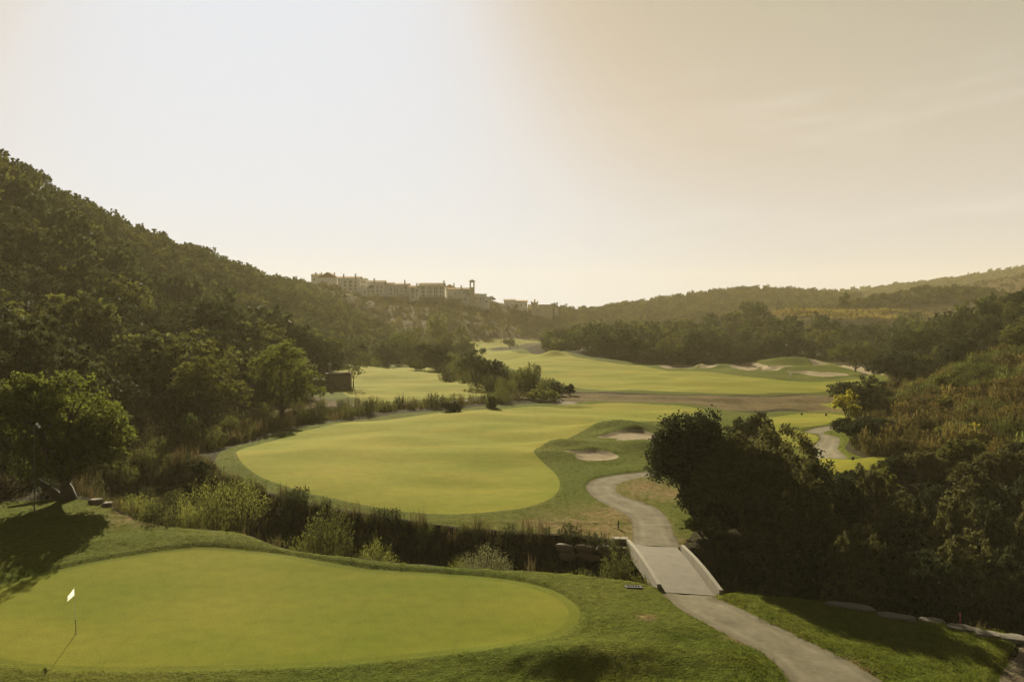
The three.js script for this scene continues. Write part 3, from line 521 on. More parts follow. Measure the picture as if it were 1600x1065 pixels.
single('pair_tree', 775, 602, 561, 34, { seed: 17, base: 0.06, lobes: 8, clumps: 12, leaves: 2600, leaf: 0.18 }, LM.oak, 'right and lower of two joined dark trees between the fairways');
single('small_tree', 797, 545, 530, 26, { seed: 18, base: 0.1, lobes: 8, leaves: 1100, leaf: 0.36 }, LM.oak2, 'small bushy tree alone on the farthest fairway');
single('poplar', 684, 548, 492, 36, { seed: 19, base: 0.16, lobes: 12, clumps: 12, leaves: 3800, leaf: 0.36, flat: 1.1, loose: 0.24 }, LM.willow, 'tall pale green poplar, taller of two in the valley', 'tree', { z: 390 });
single('poplar', 720, 548, 507, 22, { seed: 20, base: 0.18, lobes: 8, clumps: 12, leaves: 1900, leaf: 0.34, flat: 1.1 }, LM.willow, 'pale green poplar, shorter of two in the valley', 'tree', { z: 380 });
single('yellow_tree', 1326, 662, 609, 46, { seed: 21, base: 0.15, lobes: 9, clumps: 12, leaves: 3200, leaf: 0.14, autumn: 0.1, loose: 0.24 }, LM.gold, 'bright yellow leafed tree beside the curved cart path', 'tree', { z: 107 });
single('dark_oak', 1345, 662, 588, 96, { seed: 22, base: 0.2, lobes: 15, clumps: 14, leaves: 8000, leaf: 0.16 }, LM.oak2, 'dark brownish tree behind the yellow tree right of the tees', 'tree', { z: 117 });
single('dark_bush', 1350, 704, 654, 98, { seed: 23, base: 0.02, lobes: 13, clumps: 14, leaves: 7500, leaf: 0.14 }, LM.oak, 'dark rounded bush below the yellow tree by the curved path', 'bush', { z: 90 });
single('round_tree', 1337, 580, 533, 70, { seed: 24, base: 0.08, lobes: 12, clumps: 14, leaves: 4400, leaf: 0.27 }, LM.olive, 'round olive green tree right of the grassy mound');
single('dark_oak', 1410, 632, 548, 102, { seed: 25, base: 0.05, lobes: 14, clumps: 14, leaves: 6200, leaf: 0.23 }, LM.oak, 'big dark rounded oak at the foot of the right slope', 'tree', { z: 146 });
single('dark_oak', 1436, 600, 516, 104, { seed: 26, base: 0.06, lobes: 13, clumps: 14, leaves: 5200, leaf: 0.26 }, LM.oak2, 'tall oak behind the big dark oak at the right slope', 'tree', { z: 172 });
single('hillside_bush', 1478, 612, 582, 46, { seed: 27, base: 0.04, lobes: 9, clumps: 12, leaves: 2600, leaf: 0.15, autumn: 0.5 }, LM.fresh, 'bright green bush halfway up the brown slope', 'bush');
single('hillside_bush', 1482, 640, 621, 34, { seed: 28, base: 0.02, lobes: 8, leaves: 1700, leaf: 0.12, autumn: 0.6 }, LM.willow, 'yellow green bush just below the bright green one on the slope', 'bush');
single('flowering_bush', 1413, 682, 661, 28, { seed: 29, h: 1, lobes: 7, base: 0.02, leaves: 1500, leaf: 0.09, autumn: 0.5 }, LM.gold, 'small yellow bush at the foot of the brown slope', 'bush');
single('flowering_bush', 1474, 688, 664, 26, { seed: 30, lobes: 7, base: 0.02, leaves: 1200, leaf: 0.09, autumn: 0.3 }, LM.willow, 'small yellowish bush in the middle of the brown slope', 'bush');
single('flowering_bush', 1522, 678, 660, 24, { seed: 31, lobes: 7, base: 0.02, leaves: 1100, leaf: 0.09, autumn: 0.5 }, LM.gold, 'small yellow bush higher up and right on the brown slope', 'bush');
single('terrace_tree', 1320, 489, 454, 19, { seed: 32, base: 0.16, lobes: 8, leaves: 1200, leaf: 0.5 }, LM.olive, 'lone round tree standing above the golden terrace', 'tree', { z: 440 });
single('dark_oak', 500, 606, 530, 78, { seed: 33, base: 0.12, lobes: 14, clumps: 14, leaves: 6000, leaf: 0.22 }, LM.oak, 'dark oak overhanging the stone hut', 'tree', { z: 196 });
single('dark_oak', 415, 600, 488, 96, { seed: 34, base: 0.12, lobes: 15, clumps: 14, leaves: 6500, leaf: 0.24 }, LM.oak, 'large dark oak behind the fresh green bushy tree', 'tree', { z: 200 });
single('dark_oak', 30, 700, 545, 150, { seed: 35, base: 0.0, lobes: 18, clumps: 16, leaves: 11000, leaf: 0.17, fat: 0.4 }, LM.oak2, 'dark oak crown rising behind the big spreading tree', 'tree', { z: 90 });
single('dark_oak', 215, 690, 590, 90, { seed: 36, base: 0.02, lobes: 14, clumps: 14, leaves: 7000, leaf: 0.18, fat: 0.4 }, LM.oak, 'dark oak between the big spreading tree and the round tree', 'tree', { z: 118 });
[[640, 558, 518, 62, 290, 'dark round tree in the valley left of the tall poplar'], [606, 560, 533, 44, 275, 'smaller dark tree left of the dark round valley tree'], [704, 560, 522, 46, 335, 'dark tree between the two pale poplars'], [664, 562, 538, 36, 262, 'low dark tree at the back edge of the left fairway'], [728, 553, 530, 30, 330, 'small dark tree right below the shorter poplar']].forEach(([px, py, top, w, z, label], i) => single('valley_tree', px, py, top, w, { seed: 130 + i, base: 0.06, lobes: 12, clumps: 12, leaves: 4200, leaf: 0.26, fat: 0.4 }, i % 2 ? LM.oak2 : LM.olive, label, 'tree', { z }));
// the dark group beyond the bridge
single('evergreen_tree', 1090, 822, 646, 138, { seed: 41, base: 0.0, lobes: 26, clumps: 26, leaves: 38000, leaf: 0.125, loose: 0.24, fat: 0.38, core: 0.28 }, LM.oak, 'dark evergreen tree nearest the bend of the cart path');
single('evergreen_tree', 1192, 880, 676, 212, { seed: 42, base: 0.0, lobes: 38, clumps: 30, leaves: 72000, leaf: 0.125, loose: 0.22, fat: 0.3, core: 0.12 }, LM.bronze, 'largest dark evergreen mass right of the bridge');
single('evergreen_tree', 1183, 745, 648, 70, { seed: 43, base: 0.05, lobes: 14, clumps: 18, leaves: 13000, leaf: 0.14, fat: 0.42, core: 0.25 }, LM.oak2, 'round bush top showing behind the largest evergreen', 'tree', { z: 82 });
single('evergreen_tree', 1262, 850, 706, 118, { seed: 44, base: 0.0, lobes: 22, clumps: 22, leaves: 24000, leaf: 0.12, fat: 0.38, core: 0.28 }, LM.oak, 'dark evergreen at the right end of the big group', 'tree', { z: 63 });
single('evergreen_tree', 1132, 840, 762, 84, { seed: 46, base: 0.0, lobes: 14, clumps: 16, leaves: 9500, leaf: 0.12, fat: 0.42, core: 0.25 }, LM.oak, 'dark low bush filling the gap under the evergreen trees', 'bush', { z: 61 });
single('evergreen_tree', 1098, 880, 808, 60, { seed: 45, base: 0.02, lobes: 10, clumps: 14, leaves: 5200, leaf: 0.085 }, LM.olive, 'low dark bush at the right side of the bridge', 'bush', { z: 59 });
const ravineTrees = [[1318, 738, 62, 67, 'olive'], [1362, 728, 66, 71, 'willow'], [1402, 712, 58, 73, 'oak2'], [1446, 706, 70, 72, 'bronze'], [1508, 688, 78, 74, 'olive'], [1568, 700, 82, 70, 'bronze'], [1604, 688, 70, 74, 'oak2']];
const ravineLabels = ['bush with sunlit top just right of the big evergreen group', 'pale green bush in front of the nearest tee box', 'dark bush between the pale bush and the brown slope', 'bronze bush below the small yellow bushes of the slope', 'tallest olive bush in the thicket below the brown slope', 'brownish bush near the right edge above the ravine', 'dark bush cut by the right edge of the picture below the slope'];
ravineTrees.forEach(([px, top, w, z, m], i) => single('ravine_bush', px, 0, top, w, { seed: 60 + i, base: 0.0, lobes: 15 + i % 4, clumps: 16, leaves: 9000, leaf: 0.115, fat: 0.36, core: 0.2, autumn: m === 'willow' || m === 'olive' ? 0.4 : 0.1, loose: 0.2 }, LM[m], ravineLabels[i], 'bush', { z }));
{ // the dark thicket in front of them: many bushes of one kind
  const r = RNG(777), protos = []; let k = 0;
  for (const [z, top, px0, step] of [[64, 752, 1320, 46], [58.5, 792, 1300, 54], [54, 842, 1215, 58], [50.5, 886, 1330, 74]]) for (let px = px0; px < 1640; px += step * (0.8 + 0.4 * r())) {
    const zz = z + (r() - 0.5) * 3, x = (px - 800) / F * zz, y = H(x, zz), t = top + (r() - 0.5) * 44, h = (CAM_H + (HORIZON - t) / F * zz) - y, w = (62 + 52 * r()) / F * zz, i = k++ % 3;
    const sc = [w / 4, h / 4, w / 4], label = ['dark evergreen bush in the shaded thicket right of the bridge', 'brownish bush in the shaded thicket right of the bridge', 'olive bush in the shaded thicket right of the bridge'][i];
    if (h < 0.8) continue;
    if (!protos[i]) protos[i] = plant('thicket_bush', treeGeo({ seed: 600 + i, h: 4, w: 4, base: 0, lobes: 14 + i, clumps: 14, leaves: 7000, leaf: 0.115, fat: 0.36, core: 0.2, loose: 0.2 }), [LM.oak, LM.bronze, LM.oak2][i], [x, y, -zz], r() * 6.28, sc, label, 'bush', ['dark bushes of the ravine thicket', 'brownish bushes of the ravine thicket', 'olive bushes of the ravine thicket'][i]);
    else copyOf(protos[i], 'thicket_bush', [x, y, -zz], r() * 6.28, sc, label);
  }
}
// shrubs along the ravine on the left
const sh = (name, px, py, top, w, spec, mat, label, z) => single(name, px, py, top, w, spec, mat, label, 'shrub', { shrub: true, z });
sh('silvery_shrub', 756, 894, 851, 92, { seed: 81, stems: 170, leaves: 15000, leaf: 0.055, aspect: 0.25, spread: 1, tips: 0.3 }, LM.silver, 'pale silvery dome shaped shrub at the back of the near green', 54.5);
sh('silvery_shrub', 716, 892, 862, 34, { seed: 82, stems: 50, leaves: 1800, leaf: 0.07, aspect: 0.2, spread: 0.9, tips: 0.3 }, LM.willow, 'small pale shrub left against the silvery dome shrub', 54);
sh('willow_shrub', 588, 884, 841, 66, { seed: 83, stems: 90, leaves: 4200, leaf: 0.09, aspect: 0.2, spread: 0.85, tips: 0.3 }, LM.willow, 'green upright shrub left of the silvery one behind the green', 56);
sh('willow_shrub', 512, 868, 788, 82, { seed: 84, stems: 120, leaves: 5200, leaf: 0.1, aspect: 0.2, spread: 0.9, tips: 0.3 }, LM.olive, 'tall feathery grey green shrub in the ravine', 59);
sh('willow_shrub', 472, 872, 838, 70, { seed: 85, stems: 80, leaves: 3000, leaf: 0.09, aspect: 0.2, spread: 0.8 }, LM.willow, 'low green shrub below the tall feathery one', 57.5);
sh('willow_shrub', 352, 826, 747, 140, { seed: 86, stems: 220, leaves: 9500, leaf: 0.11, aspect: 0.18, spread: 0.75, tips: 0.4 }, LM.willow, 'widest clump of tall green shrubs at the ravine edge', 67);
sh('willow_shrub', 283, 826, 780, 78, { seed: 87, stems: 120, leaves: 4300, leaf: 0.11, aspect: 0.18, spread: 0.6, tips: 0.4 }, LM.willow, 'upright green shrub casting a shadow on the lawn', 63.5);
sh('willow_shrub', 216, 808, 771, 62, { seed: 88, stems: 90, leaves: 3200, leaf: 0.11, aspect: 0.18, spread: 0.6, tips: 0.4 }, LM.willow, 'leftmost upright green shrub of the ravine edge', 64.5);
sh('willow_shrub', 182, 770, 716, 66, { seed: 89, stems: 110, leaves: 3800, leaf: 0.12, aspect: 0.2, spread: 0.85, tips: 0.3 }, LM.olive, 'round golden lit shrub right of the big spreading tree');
single('dark_shrub', 320, 757, 724, 44, { seed: 90, base: 0, lobes: 11, clumps: 12, leaves: 4760, leaf: 0.11, fat: 0.42, core: 0.25 }, LM.oak, 'dark round shrub at the left tip of the middle fairway', 'shrub');
sh('bridge_shrub', 965, 905, 848, 58, { seed: 91, stems: 80, leaves: 3600, leaf: 0.09, aspect: 0.25, spread: 0.8 }, LM.olive, 'olive shrub left against the bridge', 52.5);
sh('bridge_shrub', 1000, 912, 893, 34, { seed: 92, stems: 40, leaves: 1600, leaf: 0.07, aspect: 0.25, spread: 0.8 }, LM.willow, 'little green shrub at the near left corner of the bridge', 50);
single('dark_shrub', 704, 642.5, 630, 30, { seed: 93, base: 0, lobes: 11, clumps: 12, leaves: 2520, leaf: 0.16, fat: 0.42, core: 0.25 }, LM.oak, 'dark round shrub at the upper edge of the middle fairway', 'shrub');
sh('tall_shrub', 767, 636, 615, 22, { seed: 94, stems: 30, leaves: 1300, leaf: 0.2, aspect: 0.3, spread: 0.6 }, LM.olive, 'upright shrub beside the thin strip of cart path');
sh('tall_shrub', 822, 612, 569, 44, { seed: 95, stems: 60, leaves: 2800, leaf: 0.22, aspect: 0.3, spread: 0.75 }, LM.olive, 'tall olive shrub right of the two joined trees');
sh('tall_shrub', 838, 598, 568, 16, { seed: 96, stems: 20, leaves: 800, leaf: 0.22, aspect: 0.3, spread: 0.4 }, LM.oak2, 'narrow upright shrub behind the tall olive shrub');
single('low_shrub', 868, 618, 599, 34, { seed: 97, base: 0, lobes: 11, clumps: 12, leaves: 2100, leaf: 0.18, fat: 0.42, core: 0.25 }, LM.oak2, 'dark low shrub at the left end of the brown band', 'shrub');
single('low_shrub', 890, 617, 601, 16, { seed: 98, base: 0, lobes: 11, clumps: 12, leaves: 1120, leaf: 0.16, fat: 0.42, core: 0.25 }, LM.oak, 'smallest dark shrub at the tip of the brown band', 'shrub');
single('low_shrub', 850, 626, 610, 46, { seed: 99, base: 0, lobes: 11, clumps: 12, leaves: 2100, leaf: 0.16, fat: 0.42, core: 0.25 }, LM.willow, 'yellow green low shrub above the thin strip of path', 'shrub');
single('low_shrub', 650, 578, 569, 22, { seed: 100, base: 0, lobes: 11, clumps: 12, leaves: 979, leaf: 0.22, fat: 0.42, core: 0.25 }, LM.olive, 'flat bush at the back edge of the left fairway', 'shrub');

// --- woods: nearer trees one by one, the far mass as one object each ---
const areaZ = (list) => new Area(list.map(([px, z]) => [(px - 800) / F * z, z]), { straight: true });
function scatter(poly, cell, seed, test) {
  const r = RNG(seed), out = [], [x0, z0, x1, z1] = poly.box;
  for (let x = x0; x < x1; x += cell) for (let z = z0; z < z1; z += cell) {
    const qx = x + (r() - 0.5) * cell * 1.1, qz = z + (r() - 0.5) * cell * 1.1, a = r(), b = r(), c = r();
    if (poly.d(qx, qz, 1) < 0 && (!test || test(qx, qz, a))) out.push([qx, qz, a, b, c]);
  }
  return out;
}
const clearOf = (x, z, m = 1.5) => Math.min(...grassAreas.map((a) => a.d(x, z, m + 1)), ...paths.map((a) => a.d(x, z, m + 1)), A.brown.d(x, z, m + 1)) > m;
const W = {
  left: areaZ([[-420, 66], [-150, 74], [20, 82], [150, 104], [230, 118], [320, 142], [410, 158], [465, 170], [505, 190], [515, 232], [560, 258], [620, 280], [660, 292], [700, 330], [725, 400], [720, 440], [640, 450], [560, 470], [520, 520], [470, 550], [400, 480], [300, 400], [200, 345], [100, 305], [0, 275], [-420, 230]]),
  village: areaZ([[470, 560], [620, 470], [760, 510], [860, 540], [960, 560], [960, 720], [860, 720], [760, 650], [640, 612], [480, 610]]),
  ridge: areaZ([[845, 330], [870, 296], [930, 276], [1000, 262], [1100, 256], [1200, 256], [1300, 262], [1400, 270], [1430, 318], [1330, 318], [1230, 325], [1205, 350], [1190, 400], [1100, 385], [980, 380], [860, 380]]),
  slope: areaZ([[1372, 190], [1420, 160], [1470, 140], [1540, 142], [1640, 138], [1800, 130], [1800, 190], [1650, 180], [1600, 192], [1520, 225], [1450, 250], [1440, 330], [1400, 330]]),
  hill2: areaZ([[1250, 470], [1380, 460], [1600, 440], [1800, 440], [1800, 540], [1250, 540]]),
  far: areaZ([[870, 600], [1000, 480], [1200, 500], [1330, 560], [1350, 900], [1200, 900], [860, 900]]),
  farthest: areaZ([[1180, 1000], [1800, 960], [1800, 1210], [1180, 1210]]),
  heath: areaZ([[1330, 80], [1400, 74], [1500, 74], [1800, 70], [1800, 150], [1640, 142], [1540, 146], [1470, 144], [1420, 164], [1372, 190], [1345, 130]]),
  heath2: areaZ([[1440, 250], [1520, 222], [1600, 190], [1660, 178], [1800, 175], [1800, 235], [1650, 240], [1520, 270], [1450, 290]]),
  hill3: areaZ([[1420, 640], [1800, 640], [1800, 790], [1420, 790]]),
  creek: A.creek, ravine: A.ravine,
};
const forestProto = [], mats = [LM.oak, LM.oak2, LM.olive, LM.oak, LM.oak2, LM.olive];
for (let k = 0; k < 6; k++) forestProto.push(treeGeo({ seed: 200 + k, h: 6, w: 6.2, base: 0.12 + 0.03 * (k % 3), lobes: 10 + k % 3, clumps: 10, leaves: 2600, leaf: 0.21, aspect: 0.55, loose: 0.24, fat: 0.4, autumn: k % 3 === 2 ? 0.3 : 0.1 }));
const farProto = []; for (let k = 0; k < 4; k++) farProto.push(treeGeo({ seed: 220 + k, h: 6, w: 6.4, base: 0.05, lobes: 8, clumps: 8, leaves: 520, leaf: 0.5, aspect: 0.6, loose: 0.25 }).crown);
function wood(poly, cell, seed, limit, name, labels, group, stuffLabel, size, zIndividual, zone = () => '') {
  const list = scatter(poly, cell, seed, (x, z) => clearOf(x, z, 2)).map((e) => [...e, (e[0] / e[1]) * F + 800]).sort((a, b) => a[1] - b[1]);
  const protos = [], rest = [[], [], [], []]; let n = 0;
  for (const [x, z, a, b, c, px] of list) {
    const y = H(x, z) - 0.15, s = size(z, a, px), sc = [s * (0.9 + 0.3 * b), s * (0.8 + 0.4 * c), s * (0.9 + 0.3 * b)];
    if (n < limit && z < zIndividual && px > -30 && px < 1630) {
      const k = Math.floor(b * 6) % 6;
      const where = zone(px, z), label = labels[k % 3] + where, g = group + where + ['', ', lighter ones', ', olive ones'][k % 3];
      if (!protos[k]) protos[k] = plant(name, forestProto[k], mats[k], [x, y, -z], a * 6.28, sc, label, 'tree', g);
      else copyOf(protos[k], name, [x, y, -z], a * 6.28, sc, label, g);
      n++;
    } else { const v = (0.85 + 0.5 * c) * (1 + 0.35 * sstep(220, 400, z)); rest[Math.floor(a * 4) % 4].push([x, y, -z, b * 6.28, sc, [v * (0.94 + 0.22 * (b - 0.4)), v, v * 0.88]]); }  // tint rises with distance: glow of the hazy hillside put into the leaf colour
  }
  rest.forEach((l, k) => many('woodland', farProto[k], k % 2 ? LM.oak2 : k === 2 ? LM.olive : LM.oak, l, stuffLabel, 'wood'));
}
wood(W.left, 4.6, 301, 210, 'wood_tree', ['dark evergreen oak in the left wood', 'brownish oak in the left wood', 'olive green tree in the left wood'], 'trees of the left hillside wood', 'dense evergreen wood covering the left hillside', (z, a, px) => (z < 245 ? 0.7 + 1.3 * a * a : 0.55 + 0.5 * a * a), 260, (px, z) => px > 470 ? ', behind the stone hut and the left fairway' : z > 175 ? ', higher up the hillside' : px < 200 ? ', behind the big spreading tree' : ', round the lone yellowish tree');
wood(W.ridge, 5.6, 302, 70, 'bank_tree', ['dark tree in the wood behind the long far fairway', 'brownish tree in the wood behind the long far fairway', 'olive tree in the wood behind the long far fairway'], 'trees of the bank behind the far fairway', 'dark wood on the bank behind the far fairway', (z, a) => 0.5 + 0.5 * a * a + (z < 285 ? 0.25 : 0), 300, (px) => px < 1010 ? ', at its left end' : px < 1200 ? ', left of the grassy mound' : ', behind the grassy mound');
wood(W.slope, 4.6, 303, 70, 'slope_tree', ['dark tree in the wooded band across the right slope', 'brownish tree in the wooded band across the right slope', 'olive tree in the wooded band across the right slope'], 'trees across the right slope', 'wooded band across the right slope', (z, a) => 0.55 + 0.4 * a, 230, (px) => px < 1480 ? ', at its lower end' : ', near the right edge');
const spread = (poly, cell, seed, label, size, tint, test) => {
  const rest = [[], [], [], []];
  for (const [x, z, a, b, c] of scatter(poly, cell, seed, test)) { const s = size(z, a), v = 0.8 + 0.45 * c; rest[Math.floor(b * 4) % 4].push([x, H(x, z) - 0.1, -z, a * 6.28, [s, s * (0.7 + 0.4 * c), s], [v * tint[0], v * tint[1], v * tint[2]]]); }
  rest.forEach((l, k) => many('scrubland', farProto[k], k % 2 ? LM.oak2 : LM.olive, l, label, 'scrub'));
};
spread(W.village, 6.2, 311, 'scrub and low trees on the hill below the white houses', (z, a) => 0.25 + 0.6 * a * a, [1.1, 1, 0.9], (x, z, a) => vnoise(x / 22, z / 30) > -0.12 && !(z > 600 && z < 640 && a > 0.3));
spread(W.hill2, 4.6, 312, 'dark scrub on the rounded hill on the right', (z, a) => 0.3 + 0.35 * a, [1, 0.9, 0.8]);
spread(W.far, 5.2, 313, 'wooded hill in the middle distance', (z, a) => 0.5 + 0.7 * a * a, [1.1, 1, 0.9]);
spread(W.farthest, 7, 314, 'scrub on the farthest hill on the right', (z, a) => 0.5 + 0.7 * a * a, [1.1, 1, 0.9]);
spread(W.hill3, 10, 315, 'sparse scrub on the brown hill on the far right', (z, a) => 0.3 + 0.4 * a, [1.2, 0.9, 0.7]);
// heath on the right slope: dense brown shrubs
const heathG = [0, 1, 2].map((k) => shrubGeo({ seed: 400 + k, h: 1.1, w: 1.5, stems: 26, leaves: 230, leaf: 0.13, aspect: 0.28, spread: 0.75, tint: 0.5 }).crown);
function heath(poly, cell, seed, label, size, test, ms = [LM.heath, LM.heath2, LM.olive]) {
  const l = [[], [], []];
  for (const [x, z, a, b, c] of scatter(poly, cell, seed, (x, z, a) => clearOf(x, z, 1) && (!test || test(x, z, a)))) { const s = size(a, z), v = (0.5 + 0.9 * c * c) * clamp(1 + 0.6 * vnoise(x / 4, z / 4), 0.5, 1.6), g = vnoise(x / 14, z / 14); l[g > 0.18 ? 2 : b < 0.5 ? 0 : 1].push([x, H(x, z), -z, a * 40, [s, s * (0.8 + 0.7 * c), s], [v, v * (0.9 + 0.25 * b), v]]); }
  heathG.forEach((g, k) => many('heath', g, ms[k], l[k], label, 'heath'));
}
heath(W.heath, 0.95, 401, 'brown heath covering the right slope', (a) => 0.6 + 0.9 * a * a);
heath(W.heath2, 1.5, 402, 'brown heath on the upper right slope', (a) => 0.8 + 0.9 * a * a);
heath(W.village, 5, 403, 'dry brush on the hill of the houses', (a) => 1 + 1.2 * a, (x, z) => z < 640);
heath(W.ridge, 4.5, 404, 'brush under the trees of the bank', (a) => 1 + 1.5 * a, null, [LM.brush, LM.oak2, LM.brush]);
heath(areaZ([[1200, 345], [1500, 345], [1500, 440], [1200, 440]]), 2.2, 405, 'tall dry growth on the golden terrace', (a) => 0.5 + 0.4 * a, (x, z, a) => a > 0.75);
heath(areaZ([[-300, 62], [60, 66], [150, 78], [330, 118], [480, 150], [520, 220], [480, 215], [400, 165], [300, 140], [150, 112], [0, 96], [-300, 90]]), 2.2, 406, 'low brush at the foot of the left wood', (a) => 0.8 + 1.2 * a, null, [LM.brush, LM.oak2, LM.brush]);
// reeds and tall grass in the ravine and the upper creek
const reedG = [0, 1].map((k) => bladesGeo({ seed: 420 + k, n: 26, h: 1.25, w: 0.8, bw: 0.018, bend: 0.5 }));
function reeds(poly, cell, seed, label, size, test, ms = [LM.reed, LM.dryreed]) {
  const l = [[], []]; for (const [x, z, a, b, c] of scatter(poly, cell, seed, test)) { const s = size(a), v = 0.7 + 0.6 * c; l[b < 0.6 ? 0 : 1].push([x, H(x, z), -z, a * 50, [s, s * (0.7 + 0.6 * b), s], [v, v, v * 0.9]]); }
  reedG.forEach((g, k) => many('reeds', g, ms[k], l[k], label, 'reeds'));
}
reeds(A.ravine, 0.62, 421, 'tall reeds and grasses filling the near ravine', (a) => 0.5 + 0.7 * a, (x, z, a) => !(x > 7 && x < 12.2 && z > 46 && z < 59) && a < 0.85 && A.ravine.d(x, z) < (z > 58 + Math.max(0, -x) * 0.2 ? 0.35 : -0.7));
reeds(A.creek, 1.0, 422, 'reeds along the upper creek', (a) => 0.8 + 0.9 * a);
reeds(area([[690, 590], [740, 575], [790, 585], [850, 600], [890, 612], [870, 620], [800, 618], [760, 604]]), 1.1, 423, 'tall grass round the two joined trees', (a) => 0.4 + 0.6 * a, (x, z, a) => vnoise(x / 5, z / 5) > -0.1);
reeds(area([[560, 573], [600, 560], [680, 562], [740, 570], [745, 580], [690, 579], [640, 571]]), 1.5, 424, 'tall grass behind the left fairway', (a) => 0.6 + 0.7 * a, (x, z, a) => vnoise(x / 6, z / 6) > 0.05);
reeds(areaZ([[1205, 356], [1300, 352], [1420, 350], [1500, 345], [1500, 378], [1205, 392]]), 0.9, 425, 'golden grass on the terrace', (a) => 0.5 + 0.5 * a, (x, z) => vnoise(x / 26, z / 5) > 0.12, [LM.goldgrass, LM.goldgrass]);
const ravineShrub = [0, 1].map((k) => shrubGeo({ seed: 430 + k, h: 1.6, w: 1.9, stems: 36, leaves: 800, leaf: 0.1, aspect: 0.3, spread: 0.85 }).crown);
{ const l = [[], []]; for (const [x, z, a, b, c] of scatter(A.ravine, 1.9, 431, (x, z, a) => !(x > 6.6 && x < 12.6 && z > 45 && z < 60) && a < 0.62 && A.ravine.d(x, z) < -0.5)) l[b < 0.5 ? 0 : 1].push([x, H(x, z), -z, a * 60, 0.55 + 0.75 * c]);
  for (const [x, z, a, b, c] of scatter(A.ravine, 0.85, 435, (x, z, a) => !(x > 6.2 && x < 12.8) && A.ravine.d(x, z) > -2.6 && A.ravine.d(x, z + 3.2) > 0)) l[b < 0.72 ? 0 : 1].push([x, H(x, z) - 0.1, -z, a * 60, 0.35 + 0.5 * c * c]);
  for (const [x, z, a, b, c] of scatter(area([[690, 588], [740, 575], [790, 585], [850, 600], [890, 612], [870, 621], [800, 620], [760, 606]]), 3.4, 433)) l[b < 0.5 ? 0 : 1].push([x, H(x, z), -z, a * 60, 0.8 + 1.3 * c * c]);
  for (const [x, z, a, b, c] of scatter(area([[550, 575], [600, 558], [680, 560], [740, 568], [745, 580], [690, 579], [640, 571]]), 5, 434)) l[b < 0.5 ? 0 : 1].push([x, H(x, z), -z, a * 60, 1 + 2 * c * c]);
  for (const [x, z, a, b, c] of scatter(A.creek, 2.6, 432)) l[b < 0.4 ? 0 : 1].push([x, H(x, z), -z, a * 60, 0.7 + 0.9 * c]);
  many('undergrowth', ravineShrub[0], LM.oak2, l[0], 'dark undergrowth in the ravine and creek', 'undergrowth'); many('undergrowth', ravineShrub[1], LM.olive, l[1], 'olive undergrowth in the ravine and creek', 'undergrowth'); }
// rough grass near the camera: real tufts
const tuftG = [0, 1, 2].map((k) => bladesGeo({ seed: 440 + k, n: 16, h: 0.11, w: 0.32, bw: 0.007, bend: 1.1 }));
function tufts(poly, cell, seed, label, size, test) {
  const l = [[], [], []]; for (const [x, z, a, b, c] of scatter(poly, cell, seed, test)) { const s = size(a, x, z), v = 0.75 + 0.5 * c, dry = dryAt(x, z); l[dry > 0.3 ? 2 : b < 0.5 ? 0 : 1].push([x, H(x, z) - 0.01, -z, a * 70, [s * 1.2, s, s * 1.2], [v * (0.9 + 0.4 * clamp(0.5 + ripple(x, z, 3), 0, 1)), v, v]]); }
  many('rough_grass', tuftG[0], LM.grass, l[0], label, 'grass'); many('rough_grass', tuftG[1], LM.grass, l[1], label, 'grass'); many('dry_tufts', tuftG[2], LM.drygrass, l[2], 'dry tufts in the rough', 'grass');
}
const inView = (x, z) => Math.abs(x / z) < 0.66;
tufts(A.roughNear, 0.24, 441, 'coarse tufted grass round the near green', (a, x, z) => (0.4 + 0.6 * a * clamp(0.7 + 0.8 * ripple(x, z, 1.4), 0.2, 1.6)) * (x > 9 && z < 50 ? 1.5 : 0.85), (x, z) => inView(x, z) && z > 33.5 && A.collar.d(x, z, 1) > 0.08 && A.path.d(x, z, 1) > -0.03 && A.track.d(x, z, 1) > 0);
tufts(A.roughMid, 0.48, 442, 'coarse tufted grass round the middle fairway', (a, x, z) => 0.5 + 0.7 * a * clamp(0.6 + 0.9 * ripple(x, z, 2), 0.2, 1.6), (x, z) => z < 125 && A.mid.d(x, z, 1) > 0.1 && A.pathUpper.d(x, z, 1) > -0.04 && A.pathRight.d(x, z, 1) > 0 && Math.min(...bunkerSpots.slice(0, 2).map((b) => b.d(x, z, 2))) > 0.05 && Math.min(A.tee1.d(x, z, 1), A.tee2.d(x, z, 1), A.tee3.d(x, z, 1)) > 0);

